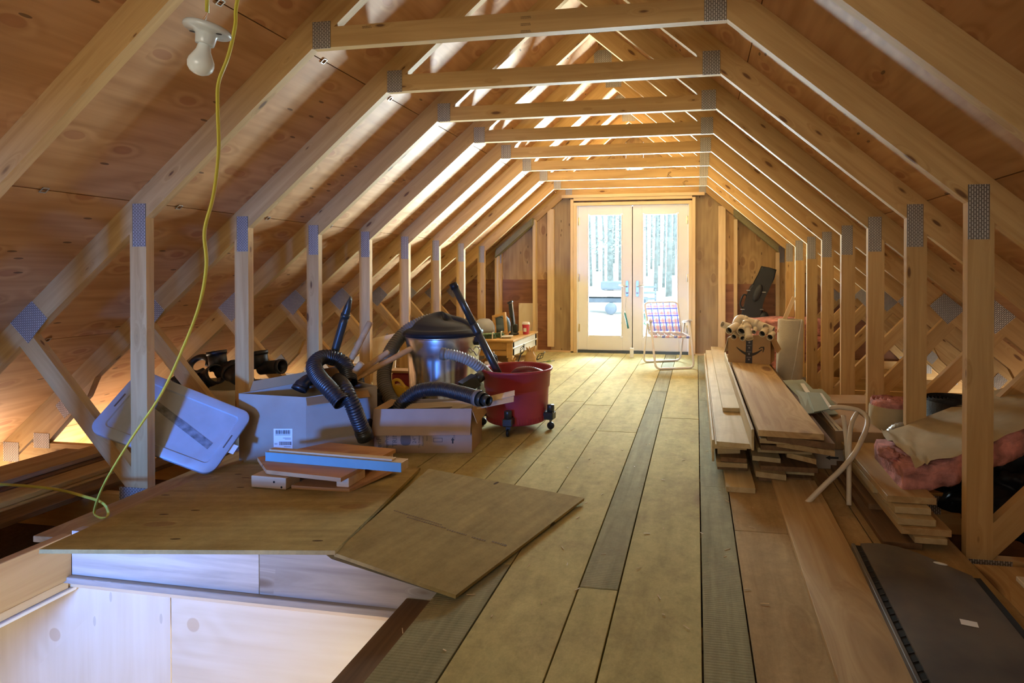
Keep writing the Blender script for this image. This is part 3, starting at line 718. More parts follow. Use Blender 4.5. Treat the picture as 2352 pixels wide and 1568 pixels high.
# right edge: dark fascia below the floor edge, pale sheet under it
beam('edge_fascia', (-0.872, YBACK, -0.052), (-0.872, OY-0.005, -0.052), 0.10, 0.05, M['darkwood'], st)
beam('edge_sheet', (-0.955, YBACK, -0.135), (-0.955, OY-0.01, -0.135), 0.06, 0.02, M['rimwarm'], st)
beam('edge_sheet', (-0.90, YBACK, -0.16), (-0.90, OY-0.01, -0.16), 0.05, 0.16, M['rimwarm'], st)
member('plywood_sheet', [(YBACK,-2.4),(OY,-2.4),(OY,-0.25),(YBACK,-0.25)], (0,1), st, M['creamply'], 0, 0.015)
o = st.children[-1]; o.rotation_euler = (0, o.rotation_euler[1], pi/2); o.location = (-0.93, (YBACK+OY)/2, -1.325)
slab('plywood_sheet', -3.6, -3.585, YBACK, OY, -2.4, -0.21, M['creamply'], st)
slab('plywood_sheet', -3.6, OX1, YBACK-0.02, YBACK-0.005, -2.4, -0.21, M['creamply'], st)
slab('lower_floor', -3.6, OX1, YBACK, OY+0.03, -2.45, -2.4, M['rimwarm'], st)

# ------------------------------------------------------------------ more materials
M['card'] = plain('brown_cardboard', (0.42,0.27,0.14), 0.85, var=0.05, bump=0.08, bscale=90)
M['cardgrey'] = plain('greyish_cardboard', (0.40,0.34,0.28), 0.85, var=0.05)
M['cardpale'] = plain('faded_cardboard', (0.44,0.32,0.24), 0.85, var=0.05)
M['paper'] = plain('white_paper', (0.82,0.82,0.82), 0.7, var=0.02)
M['ink'] = plain('dark_ink', (0.04,0.035,0.035), 0.7)
M['inkgrey'] = plain('grey_ink', (0.16,0.13,0.12), 0.7)
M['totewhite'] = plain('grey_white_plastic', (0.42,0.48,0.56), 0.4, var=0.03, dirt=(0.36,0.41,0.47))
M['bincream'] = plain('cream_plastic', (0.62,0.58,0.45), 0.45, var=0.04)
M['abs'] = plain('black_abs', (0.018,0.018,0.02), 0.45, spec=0.5)
M['hoseblack'] = plain('black_hose', (0.022,0.022,0.025), 0.38, spec=0.6)
M['hosegrey'] = plain('grey_hose', (0.17,0.165,0.16), 0.42, spec=0.5)
M['tool'] = plain('black_plastic', (0.025,0.03,0.028), 0.35, spec=0.5)
M['lidblack'] = plain('black_lid_plastic', (0.014,0.016,0.020), 0.5, spec=0.18, bump=0.03, bscale=200)
M['galv'] = plain('galvanised_steel', (0.62,0.63,0.66), 0.27, 0.95, var=0.12, vscale=14)
M['red'] = plain('red_plastic', (0.36,0.035,0.045), 0.42, spec=0.4)
M['reddark'] = plain('dark_red_hose', (0.16,0.03,0.035), 0.4)
M['yellow'] = plain('yellow_plastic', (0.75,0.42,0.03), 0.4)
M['yellowcable'] = plain('yellow_cable_sheath', (0.62,0.56,0.07), 0.4)
M['handle'] = wood('turned_handle', (0.62,0.42,0.22), (0.50,0.31,0.15), kfrac=0.05, grain=(1.5,14,14))
M['porcelain'] = plain('grey_white_porcelain', (0.55,0.60,0.61), 0.22, spec=0.6, var=0.02)
M['bulb'] = plain('frosted_bulb', (0.70,0.76,0.76), 0.25, spec=0.6, var=0.01)
M['copper'] = plain('bare_copper', (0.7,0.38,0.2), 0.35, 0.9)
M['bluepaint'] = plain('sky_blue_paint', (0.18,0.36,0.42), 0.6, var=0.04, bump=0.1, bscale=50)
M['scrapply'] = plywood('scrap_plywood', (0.60,0.34,0.15), (0.46,0.24,0.10), (0.34,0.17,0.07), kfrac=0.1)
M['pvc'] = plain('cream_pvc', (0.66,0.58,0.45), 0.4, spec=0.45, var=0.03)
M['dark'] = plain('dark_hollow', (0.012,0.012,0.012), 0.9)
M['carpet'] = plain('beige_carpet_pad', (0.56,0.51,0.40), 0.95, bump=0.5, bscale=160, var=0.08)
M['pink'] = plain('pink_fibreglass', (0.60,0.27,0.25), 0.95, bump=1.0, bscale=45, var=0.3, vscale=16)
M['kraft'] = plain('kraft_paper_facing', (0.46,0.385,0.24), 0.75, bump=0.4, bscale=18, var=0.1)
M['felt'] = plain('black_roofing_felt', (0.014,0.014,0.015), 0.6, bump=0.4, bscale=120)
M['bag'] = plain('black_plastic_sheet', (0.010,0.010,0.012), 0.5, spec=0.2, bump=0.6, bscale=7)
M['sage'] = plain('sage_vinyl', (0.30,0.36,0.30), 0.5, var=0.05)
M['strip'] = plain('white_vinyl_strip', (0.75,0.73,0.66), 0.5)
M['pex'] = plain('white_plastic_tube', (0.66,0.60,0.48), 0.4)
M['case'] = plain('black_moulded_case', (0.022,0.023,0.026), 0.5, bump=0.2, bscale=220)
M['slab'] = plain('dusty_dark_panel', (0.105,0.088,0.07), 0.55, var=0.2, vscale=5, dirt=(0.055,0.048,0.05), bump=0.05)
M['chairwhite'] = plain('white_enamel_tube', (0.78,0.76,0.74), 0.35, spec=0.5)
M['cloth'] = plain('pale_blue_cloth', (0.42,0.58,0.60), 0.9, bump=0.4, bscale=30)
M['pack'] = plain('grey_blue_canvas', (0.15,0.21,0.25), 0.85, bump=0.3, bscale=120)
M['helmet'] = plain('grey_shell', (0.34,0.36,0.40), 0.3, spec=0.5)
M['helmetdark'] = plain('brown_grey_visor', (0.14,0.12,0.10), 0.25)
M['green'] = plain('green_paper', (0.22,0.36,0.22), 0.8, var=0.25, vscale=40)
M['cupred'] = plain('red_paper_cup', (0.62,0.06,0.10), 0.5)
M['honey'] = wood('honey_pine', (0.66,0.42,0.16), (0.52,0.30,0.10), kfrac=0.25, ksize=0.12, grain=(1.5,12,12))
M['doorlit'] = plain('door_lit_wood', (0.74,0.72,0.66), 0.5)  # table wood whitened to carry the door light on its end
M['iron'] = plain('black_iron', (0.02,0.02,0.022), 0.45, 0.4)
M['teal'] = plain('teal_plastic', (0.05,0.22,0.22), 0.4)
M['lilac'] = plain('lilac_white_paper', (0.62,0.62,0.74), 0.7, var=0.05)

V = Vector
def hollow(bm, a, b, r, wall=0.004, seg=18, mi=0, mi_in=0):
    """open ended pipe from a to b with visible wall thickness"""
    a = V(a); b = V(b); L = (b-a).length; M4 = frame_mat(a, (b-a), (0,0,1) if abs((b-a).normalized().z) < 0.9 else (1,0,0)) @ Matrix.Rotation(pi/2, 4, 'Y')
    lathe(bm, [(r, 0), (r, L), (r-wall, L), (r-wall, 0)], seg, mi, M4, closed=True)
def corrugated(name, pts, r, mat, parent=None, pitch=0.012, amp=0.10, seg=16, cuff=None):
    P = resample(spline(pts, 14), pitch/6)
    bm = bmesh.new()
    tube(bm, P, lambda i, n: r*(1-amp/2+amp/2*(1, .8, -.6, -1, -.6, .8)[i % 6]), seg, caps=False)
    tube(bm, P[::6]+[P[-1]], r*(1-amp)*0.93, seg, caps=False)
    return finish(name, bm, mat, parent)
def carton(name, corners, z0, h, mat, parent, wall=0.006, hs=None):
    """open carton: four walls over a quad plan, plus its bottom"""
    bm = bmesh.new(); n = len(corners); hs = hs or [h]*n
    C = [V((c[0], c[1], 0)) for c in corners]; cen = sum(C, V())/n
    inn = [c + (cen-c).normalized()*wall*1.6 for c in C]
    vs = []
    for c, q, hh in zip(C, inn, hs):
        vs.append([bm.verts.new((c.x, c.y, z0)), bm.verts.new((c.x, c.y, z0+hh)), bm.verts.new((q.x, q.y, z0+hh-0.0005)), bm.verts.new((q.x, q.y, z0+wall))])
    for i in range(n):
        a, b = vs[i], vs[(i+1) % n]
        for k in range(3): bm.faces.new((a[k], b[k], b[k+1], a[k+1]))
    bm.faces.new([v[0] for v in vs][::-1]); bm.faces.new([v[3] for v in vs])
    return finish(name, bm, mat, parent)
def flap(name, p, q, dirn, L, mat, parent, th=0.004):
    """cardboard flap hinged on edge p-q reaching L along dirn"""
    p, q, d = V(p), V(q), V(dirn).normalized()*L
    n = (q-p).cross(d).normalized()*th
    bm = bmesh.new(); a = [bm.verts.new(x) for x in (p, q, q+d, p+d)]; b = [bm.verts.new(x+n) for x in (p, q, q+d, p+d)]
    bm.faces.new(a[::-1]); bm.faces.new(b)
    for i in range(4): bm.faces.new((a[i], a[(i+1) % 4], b[(i+1) % 4], b[i]))
    return finish(name, bm, mat, parent)
def decal(name, poly, o, x, n, mat, parent, th=0.0006):
    """thin printed shape: poly in the plane through o with axis x and outward normal n"""
    x = V(x).normalized(); n = V(n).normalized(); y = n.cross(x)
    bm = bmesh.new(); prism(bm, poly, 0.0002, th)
    m = Matrix((x, y, n)).transposed()
    return finish(name, bm, mat, parent, o, m.to_euler())
def text(name, body, o, x, n, size, mat, parent, rot=0.0, align='LEFT'):
    c = bpy.data.curves.new(name, 'FONT'); c.body = body; c.size = size; c.extrude = 0.0003; c.align_x = align
    c.materials.append(mat); ob = bpy.data.objects.new(name, c)
    x = V(x).normalized(); n = V(n).normalized(); y = n.cross(x)
    ob.rotation_euler = (Matrix((x, y, n)).transposed() @ Matrix.Rotation(rot, 3, 'Z')).to_euler(); ob.location = V(o)+n*0.0006
    me = bpy.data.meshes.new_from_object(ob); me.name = name
    o2 = bpy.data.objects.new(name, me); o2.rotation_euler = ob.rotation_euler; o2.location = ob.location
    bpy.data.objects.remove(ob)
    return link(o2, parent)

# ------------------------------------------------------------------ plywood sheets over the stair opening
def sheet(name, pts_top, th, mat, label, cat, group=None):
    """flat sheet given by its top corners in space"""
    P = [V(p) for p in pts_top]; n = (P[1]-P[0]).cross(P[2]-P[1]).normalized()
    if n.z < 0: n = -n
    x = (P[1]-P[0]).normalized(); y = n.cross(x); o = sum(P, V())/len(P)
    loc = [((p-o).dot(x), (p-o).dot(y)) for p in P]
    bm = bmesh.new(); prism(bm, loc, -th, 0)
    ob = finish(name, bm, mat, None, o, Matrix((x, y, n)).transposed().to_euler())
    return tag(ob, label, cat, group)
sheet('plywood_sheet', [(-2.128,1.531,.112), (-1.164,1.681,.112), (-1.400,2.720,.018), (-2.430,2.617,.018)], 0.0135, M['floorply'],
      'long brown plywood sheet lying over the stair opening rim under the blue stick', 'plywood')
pB = V((-0.735,1.655,.022)); pC = V((-0.490,2.463,.022)); pD = atz(768,1269,.097)
nP = (pC-pB).cross(pD-pB).normalized()
dE = ray(985, 1076); pE = EYEP + dE*((pB-EYEP).dot(nP)/dE.dot(nP))
sheet('plywood_sheet', [pB, pC, pE, pD], 0.0125, M['floorply'],
      'olive plywood sheet with a jagged edge tilted down onto the floor boards', 'plywood')
shB = [o for o in S.objects if o.name.startswith('plywood_sheet') and o.get('label','').startswith('olive')][0]
Mb = Matrix.LocRotScale(shB.location, shB.rotation_euler, None); Mi = Mb.inverted()
nB = (Mb.to_3x3() @ V((0,0,1)))
def onB(u, v):
    d = ray(u, v); t_ = (shB.location-EYEP).dot(nB)/d.dot(nB); return Mi @ (EYEP+d*t_)
bm = bmesh.new(); rnd = random.Random(9)
for (u0,v0,u1,v1,h) in ((905,1172,1014,1205,.008),(935,1187,1022,1212,.008),(1027,1216,1070,1228,.009),(1084,1233,1112,1241,.010),(1130,1243,1160,1252,.012)):
    a, b = onB(u0,v0), onB(u1,v1); d = (b-a); L = d.length; d.normalize(); x = 0; R3 = Matrix.Rotation(atan2(d.y,d.x),3,'Z')
    while x < L:
        w = rnd.uniform(.004,.010); p = a+d*(x+w/2); bbox(bm, (p.x,p.y,.0004), (w,h*rnd.uniform(.6,1),.0006), 0, R3); x += w+.0025
finish('printed_stamp', bm, M['stampink'], shB)['kind'] = 'stuff'
bm = bmesh.new(); bbox(bm, (0,0,0), (1.15, 0.15, 0.024), 0.002)
tag(finish('loose_plank', bm, M['plank'], None, (-2.46, 2.36, 0.0015), (0,0,pi/2+0.05)), 'plank end showing under the left edge of the long plywood sheet', 'plank')
# ------------------------------------------------------------------ scraps on the sheet
def Zs(y): return 0.058 - 0.0445*(y-1.70)
t = thing('scrap_frame', 'low scrap frame of two plywood boards held apart by blocks under the blue stick', 'scrap wood', (-1.72, 2.45, 0.066))
def part_poly(name, pts, z0, z1, mat, root):
    bm = bmesh.new(); prism(bm, [(p[0]-root.location.x, p[1]-root.location.y) for p in pts], z0-root.location.z, z1-root.location.z)
    return finish(name, bm, mat, root)
part_poly('lower_board', [(-1.79,2.275),(-1.505,2.275),(-1.435,2.60),(-1.75,2.62)], 0.054, 0.069, M['scrapply'], t)
part_poly('upper_board', [(-2.09,2.425),(-1.916,2.276),(-1.523,2.240),(-1.50,2.655),(-1.905,2.70)], 0.112, 0.130, M['scrapply'], t)
for a, b in (((-1.58,2.29),(-1.52,2.42)), ((-1.56,2.50),(-1.51,2.65)), ((-1.79,2.55),(-1.74,2.68))):
    box('spacer_block', ((a[0]+b[0])/2-t.location.x, (a[1]+b[1])/2-t.location.y, 0.0905-t.location.z), (b[0]-a[0], b[1]-a[1], 0.043), M['stud'], t)
a = atz(609,1048,.151); b = atz(921,1074,.151)
t = thing('blue_stick', 'square stick with a sky blue painted face lying across the plywood scraps', 'stick', (a+b)/2+V((0,0.03,-0.02)))
o = beam('stick_body', a-t.location+V((0,.034,0)), b-t.location+V((0,.034,0)), 0.06, 0.042, M['stud'], t)
o = beam('painted_face', a-t.location+V((0,.0025,0)), b-t.location+V((0,.0025,0)), 0.003, 0.042, M['bluepaint'], t, bev=0.0005)
tag(beam('lath', a+V((.01,.030,.0265)), b+V((-.05,.030,.0265)), 0.034, 0.009, M['stud']), 'thin pale lath lying on top of the blue painted stick', 'stick')
t = tag(box('wood_block', (-1.888,2.300,0.082), (0.178,0.09,0.052), M['stud'], None, 0.002, (0,0,-0.03)), 'short cut block of pale lumber by the left end of the scrap frame', 'block')
for x, z in ((0.03,0.005),(0.068,-0.016)):
    bm = bmesh.new(); lathe(bm, [(0,0),(0.005,0),(0.005,0.001),(0,0.001)], 10, mat4=Matrix.Translation((x,-0.0452,z)) @ Matrix.Rotation(pi/2,4,'X')); finish('nail_hole', bm, M['dark'], t)
# rest of planks at the far-left of the sheet: lumber stacked outside the knee posts
for i, (x, w, z, y0, y1, mt) in enumerate([(-2.86,.13,0.0,.5,2.78,'darkwood'),(-3.02,.15,0.0,.3,2.70,'plank'),(-3.19,.16,0.0,.4,2.95,'darkwood'),(-3.36,.15,0.0,.4,2.9,'plank'),
                                       (-3.03,.14,.026,.6,2.66,'plank'),(-3.20,.15,.026,.5,2.62,'darkwood'),(-3.36,.14,.026,.4,2.75,'plank'),(-3.24,.14,.052,.5,2.70,'plank'),(-3.38,.13,.052,.3,2.6,'plank')]):
    names = ['bottom plank nearest the knee posts', 'second bottom plank from the posts', 'third bottom plank from the posts', 'bottom plank nearest the eaves',
             'middle plank nearest the posts', 'middle plank in the centre', 'middle plank nearest the eaves', 'top plank nearer the posts', 'top plank nearer the eaves']
    bm = bmesh.new(); bbox(bm, (0,0,0), (y1-y0, w, 0.024), 0.002)
    tag(finish('stored_plank', bm, M[mt], None, (x, (y0+y1)/2, z-0.011), (0,0,pi/2+random.uniform(-.012,.012))), names[i]+' in the stack under the roof slope', 'plank', 'planks stacked under the left eaves')

# ------------------------------------------------------------------ hanging lamp and cable
lp = aty(476, 72, 1.3)
t = thing('lamp_holder', 'grey porcelain lamp holder with a round bulb hanging from its wires', 'lamp', lp)
tilt = Matrix.Rotation(radians(9), 4, 'Y') @ Matrix.Rotation(radians(-4), 4, 'X')
bm = bmesh.new(); lathe(bm, [(0,.016),(.030,.016),(.050,.012),(.054,.006),(.054,0),(.050,-.004),(.030,-.006),(.024,-.012),(.0215,-.032),(.0205,-.036),(.016,-.036),(0,-.034)], 36, mat4=tilt)
finish('holder', bm, M['porcelain'], t)
for s in (-1, 1):
    bm = bmesh.new(); lathe(bm, [(.007,0),(.007,-.0015),(0,-.0015)], 10, mat4=tilt @ Matrix.Translation((s*.040, -0.004, -.005)) @ Matrix.Diagonal((1.2,.6,1,1))); finish('screw_hole', bm, M['ink'], t)
bm = bmesh.new(); lathe(bm, [(.0135,-.034),(.015,-.042),(.0165,-.052),(.023,-.066),(.0285,-.078),(.030,-.088),(.028,-.100),(.021,-.110),(.010,-.116),(0,-.1175)], 28, mat4=tilt); finish('bulb', bm, M['bulb'], t)
bm = bmesh.new(); tube(bm, spline([(-.012,0,.014),(-.006,.004,.04),(0,0,.06)],6), .0014, 6); finish('white_wire', bm, M['paper'], t)
bm = bmesh.new(); tube(bm, spline([(-.022,0,.014),(-.012,-.004,.026),(-.002,0,.045),(0,0,.06)],6), .0009, 6); finish('copper_wire', bm, M['copper'], t)
bm = bmesh.new(); tube(bm, [V((0,0,.05))+(lp*0), V((.001,0,.12)), V((-.002,0.004,.35)), V((-.004,.006,.70))], .0062, 10, flat=0.45); finish('lead_cable', bm, M['yellowcable'], t)
bm = bmesh.new()
pts = [V((-1.25,1.50,2.36)), V((-1.26,1.49,2.05))] + [aty(u,v,y) for u,v,y in [(547,-6,1.48),(540,60,1.48),(524,130,1.48),(502,190,1.48),(500,250,1.48),(502,350,1.48),(490,450,1.49),(470,530,1.5),(474,610,1.53),(458,700,1.57),(420,800,1.62),(370,905,1.69),(300,1010,1.77),(240,1110,1.86)]] \
    + [atz(217,1172,.035), atz(224,1186,.026), atz(240,1189,.025), atz(249,1178,.028)] + [aty(u,v,y) for u,v,y in [(236,1155,1.97),(195,1140,2.03),(120,1122,2.09),(0,1112,2.07),(-120,1112,2.05)]]
tube(bm, resample(spline(pts, 16), 0.012), .0062, 10, flat=0.5)
tag(finish('electric_cable', bm, M['yellowcable']), 'yellow flat electric cable hanging from the roof down to the plywood', 'cable')

# ------------------------------------------------------------------ white lid and bin of fittings
c = V((-2.55,2.425,.285)); U = V((.45,.195,-.25)).normalized(); W = V((.05,.23,.235)); W = (W-U*W.dot(U)).normalized(); Nn = U.cross(W)
if Nn.y > 0: Nn = -Nn
Rm = Matrix((U, Nn.cross(U), Nn)).transposed()
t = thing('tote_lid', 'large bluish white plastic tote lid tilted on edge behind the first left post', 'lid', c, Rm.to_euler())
def rrect(w, h, r, n=6):
    out = []
    for cx, cy, a0 in ((w/2-r,h/2-r,0),(-w/2+r,h/2-r,pi/2),(-w/2+r,-h/2+r,pi),(w/2-r,-h/2+r,3*pi/2)):
        out += [(cx+r*cos(a0+pi/2*i/n), cy+r*sin(a0+pi/2*i/n)) for i in range(n+1)]
    return out
def rings(bm, specs, close_end=True):
    """lofted rounded rectangles (w, h, r, z)"""
    rr = []
    for w, h, r, z in specs: rr.append([bm.verts.new((x, y, z)) for x, y in rrect(w, h, r)])
    n = len(rr[0])
    for a, b in zip(rr, rr[1:]):
        for i in range(n): bm.faces.new((a[i], a[(i+1) % n], b[(i+1) % n], b[i]))
    if close_end: bm.faces.new(rr[-1])
    return rr
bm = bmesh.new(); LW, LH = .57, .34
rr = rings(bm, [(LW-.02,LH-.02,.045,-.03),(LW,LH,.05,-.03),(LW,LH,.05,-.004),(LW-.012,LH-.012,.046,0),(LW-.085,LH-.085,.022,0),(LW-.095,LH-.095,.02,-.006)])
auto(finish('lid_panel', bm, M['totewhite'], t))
for sx in (-1, 1):
    bm = bmesh.new(); bbox(bm, (sx*(LW/2-.026), 0, 0.001), (.006,.07,.004), .001); finish('clip_recess', bm, M['inkgrey'], t)
bm = bmesh.new(); prism(bm, [(-.14,.03),(.20,-.065),(.205,-.03),(-.135,.062)], -.0055, -.0045); finish('clear_tape', bm, plain('scuffed_tape',(0.24,0.28,0.34),0.25,var=.3,vscale=30), t)
bm = bmesh.new(); bbox(bm, (LW/2+.012,-.02,-.016), (.03,.045,.001)); finish('paper_tag', bm, M['paper'], t)

t = thing('storage_bin', 'cream plastic bin heaped with black pipe fittings under the left roof slope', 'bin', (-3.0,3.19,-.024))
bm = bmesh.new(); h = .33
rr = rings(bm, [(.46,.30,.05,0),(.50,.36,.06,h-.03),(.50,.36,.06,h-.028),(.53,.39,.065,h-.026),(.53,.39,.065,h),(.49,.35,.055,h),(.45,.29,.05,.006)])
bm.faces.new(rr[0][::-1]); auto(finish('bin_body', bm, M['bincream'], t))
def fitting(name, label, segs, r, mat, group, cat='pipe fitting', wall=.005, collar=True):
    """branching pipe fitting: list of (a, b) runs meeting, collars at free ends"""
    o0 = V(segs[0][0]); t = thing(name, label, cat, o0, group=group)
    bm = bmesh.new()
    for a, b in segs:
        a, b = V(a)-o0, V(b)-o0
        hollow(bm, a, b, r, wall, 20)
    finish('fitting_body', bm, mat, t)
    if collar:
        for a, b in segs:
            a, b = V(a)-o0, V(b)-o0; d = (b-a).normalized()
            bm = bmesh.new(); hollow(bm, b-d*.022, b+d*.0015, r*1.10, wall*1.6, 20); finish('collar', bm, mat, t)
    return t
G = 'black pipe fittings in the cream bin'
Yb = 3.2
def A(u, v, y=Yb): return aty(u, v, y)
c0 = A(503,850); fitting('black_fitting', 'black tee with its open mouth turned up at the left of the bin', [(c0,A(497,806)),(c0,A(540,846,3.22))], .052, M['abs'], G)
c0 = A(600,845,3.3); fitting('black_fitting', 'black tee with one mouth up and one pointing right over the bin', [(c0,A(596,806,3.3)),(c0,A(648,841,3.3))], .044, M['abs'], G)
c0 = A(470,870,3.1); fitting('black_fitting', 'wide black coupling leaning in front of the left tee', [(c0+V((0,.03,0)),A(498,858,3.12)),(c0,A(452,885,3.08))], .058, M['abs'], G)
c0 = A(560,870,3.12); fitting('black_fitting', 'black elbow lying low in the middle of the bin', [(c0,A(530,852,3.15)),(c0,A(575,862,3.15))], .055, M['abs'], G)
bm = bmesh.new(); q = A(458,838,3.32); tube(bm, resample(spline([q+V((.07*cos(a),.03*sin(a),.05*sin(a))) for a in [i*0.7 for i in range(9)]],8),.01), .02, 12)
tag(finish('black_elbow_loop', bm, M['abs']), 'bent black pipe trap at the back left of the bin', 'pipe fitting', G)
bm = bmesh.new(); tube(bm, spline([A(398,880,3.05),A(420,868,3.1),A(450,880,3.15),A(470,890,3.15)],6), .035, 12); tag(finish('black_pipe_bend', bm, M['abs']), 'low black pipe bend at the far left edge of the bin', 'pipe fitting', G)

# ------------------------------------------------------------------ large hose box
cA, cB, cC, cD = (-2.425,2.685), (-2.07,2.745), (-1.80,2.985), (-2.10,3.05)
z0 = 0.0; hA = aty(540,903,2.685).z; hB = aty(700,912,2.745).z
t = thing('cardboard_box', 'large open cardboard box with a white shipping label full of hoses and handles', 'box', (cA[0],cA[1],0))
o = V((cA[0],cA[1],0))
rel = [(c[0]-o.x, c[1]-o.y) for c in (cA,cB,cC,cD)]
hC = aty(812,872,2.985).z; carton('carton', rel, 0.0, hA, M['cardgrey'], t, hs=[hA,hB,hC-.03,hB+.06])
flap('flap', V((rel[3][0],rel[3][1],hB+.06)), V((rel[0][0]+.03,rel[0][1]+.04,hA)), (0.1,.1,.45), .06, M['card'], t)
flap('flap', V((rel[1][0],rel[1][1],hB-.002)), V((rel[2][0]-.04,rel[2][1]-.03,hC-.045)), (.5,-.55,-.35), .07, M['card'], t)
fx = (V(cB)-V(cA)).to_3d().normalized(); fn = V((fx.y,-fx.x,0))
def onface(u, v):   # point of the label face seen at a pixel
    d = ray(u, v); p0 = V((cA[0],cA[1],0)); s = (p0-EYEP).dot(fn)/d.dot(fn); return EYEP+d*s - o
l0 = onface(629,1035); lw = (onface(672,1035)-l0).length; lh = (onface(629,984)-l0).length
lb = decal('shipping_label', [(0,0),(lw,0),(lw,lh),(0,lh)], l0+fn*.001, fx, fn, M['paper'], t, .0008)
def bars(x0, x1, y0, y1, n, seed):
    bm = bmesh.new(); rnd = random.Random(seed); x = x0
    while x < x1:
        w = rnd.choice((.0012,.0012,.002,.003))*(x1-x0)/.075; bbox(bm, (min(x+w/2,x1),(y0+y1)/2,.0012), (w,y1-y0,.0004)); x += w+rnd.choice((.0012,.002))*(x1-x0)/.075
    return bm
finish('barcode', bars(.1*lw,.88*lw,.76*lh,.94*lh,0,1), M['ink'], lb); finish('barcode', bars(.3*lw,.95*lw,.26*lh,.42*lh,0,2), M['inkgrey'], lb)
bm = bmesh.new()
for yy, a, b in ((.72,.08,.9),(.58,.5,.92),(.53,.6,.92),(.34,.05,.2),(.30,.05,.2),(.19,.55,.92),(.10,.45,.92),(.06,.5,.92),(.02,.5,.8)): bbox(bm, ((a+b)/2*lw, yy*lh, .0012), ((b-a)*lw, .018*lh, .0004))
finish('label_print', bm, M['inkgrey'], lb)

# hoses, tool and handles of the large box
corr = corrugated
t = thing('black_hose', 'thick black corrugated hose looping out of the large box with its mouth open', 'hose', aty(781,918,2.72))
pp = [aty(783,922,2.70),aty(757,893,2.72),aty(731,864,2.78),aty(722,838,2.84),aty(742,820,2.92),aty(775,824,2.98),aty(797,848,2.98),aty(803,880,2.92)]
o = corr('hose_bend', [p-t.location for p in pp], .043, M['hoseblack'], t, pitch=.015, amp=.13)
bm = bmesh.new(); d = (pp[0]-pp[1]).normalized(); hollow(bm, pp[0]-d*.004-t.location, pp[0]+d*.008-t.location, .044, .004, 20); finish('cuff', bm, M['hoseblack'], t)
t = thing('black_hose', 'black corrugated hose hanging over the front edge of the large box down to the floor', 'hose', aty(838,1000,2.86))
pp = [aty(778,872,2.95),aty(792,893,2.78),aty(808,925,2.76),aty(822,960,2.79),aty(836,996,2.84)]
corr('hose_bend', [p-t.location for p in pp], .041, M['hoseblack'], t, pitch=.015, amp=.13)
bm = bmesh.new(); d = (pp[-1]-pp[-2]).normalized(); hollow(bm, pp[-1]-d*.02-t.location, pp[-1]+d*.03-t.location, .044, .006, 20); finish('cuff', bm, M['tool'], t)
t = thing('black_hose', 'dark smooth hose hanging between the large box and the trim box', 'hose', aty(845,985,3.0))
pp = [aty(818,850,3.08),aty(824,885,3.06),aty(834,925,3.02),aty(846,965,2.98),aty(850,985,2.98)]
corr('hose_bend', [p-t.location for p in pp], .036, M['hoseblack'], t, pitch=.02, amp=.03)
bm = bmesh.new(); tube(bm, resample(spline([aty(688,893,2.80),aty(702,876,2.84),aty(725,868,2.9),aty(752,868,2.94)],8),.01), lambda i,n: .034 if i > 3 else .040, 16); hollow(bm, aty(686,896,2.795), aty(690,889,2.805), .041, .005)
tag(finish('hose_elbow', bm, M['hoseblack']), 'short black hose elbow poking from the left side of the large box', 'hose')
a, b = aty(766,818,3.0), aty(803,690,3.0); d = (b-a).normalized()
t = thing('crevice_tool', 'long black crevice nozzle standing up out of the large box', 'vacuum tool', a)
bm = bmesh.new(); tube(bm, [V((0,0,0))-d*.05, d*.05, d*.20, d*.245], lambda i,n: .0225, 16); finish('tube', bm, M['tool'], t)
bm = bmesh.new(); hollow(bm, d*.235, d*.262, .0255, .003); finish('collar', bm, M['tool'], t)
bm = bmesh.new(); x = d; y = d.cross(V((0,1,0))).normalized(); zz = x.cross(y)
lo = [bm.verts.new(d*.245 + y*.0235*cos(k*pi/8) + zz*.0235*sin(k*pi/8)) for k in range(16)]
mi_ = [bm.verts.new(d*.300 + y*.0200*cos(k*pi/8) + zz*.016*sin(k*pi/8)) for k in range(16)]
hi = [bm.verts.new(d*(.355+.012*cos(k*pi/8)) + y*(.0075*cos(k*pi/8)-.004) + zz*.012*sin(k*pi/8)) for k in range(16)]
for A_, B_ in ((lo,mi_),(mi_,hi)):
    for k in range(16): bm.faces.new((A_[k],A_[(k+1)%16],B_[(k+1)%16],B_[k]))
bm.faces.new(hi); finish('slanted_tip', bm, M['tool'], t, smooth=True)
def handle_stick(label, u0, v0, y0, u1, v1, y1, r, name='tool_shaft'):
    a, b = aty(u0,v0,y0), aty(u1,v1,y1); L = (b-a).length
    M4 = frame_mat((0,0,0), (b-a), (0,0,1)) @ Matrix.Rotation(pi/2,4,'Y')
    bm = bmesh.new(); lathe(bm, [(0,0),(r*.92,0),(r,.01),(r*.95,L*.5),(r,L-.012),(r*.9,L-.002),(0,L)], 16)
    M3 = M4.to_3x3() @ Matrix.Rotation(0,3,'Z')
    tag(finish(name, bm, M['handle'], None, a, M3.to_euler(), True), label, 'tool shaft', 'wooden tool shafts in the large box')
handle_stick('tan wooden handle standing steeply at the right of the black nozzle', 778,880,2.98, 851,738,3.1, .0185)
handle_stick('longest tan wooden handle, reaching right to the steel can', 783,888,2.95, 945,800,3.42, .018)
handle_stick('tan wooden handle lying just above the longest handle', 800,872,3.0, 893,807,3.2, .017)
handle_stick('short tan wooden handle stub between the other handles', 800,870,2.95, 832,832,2.98, .019)

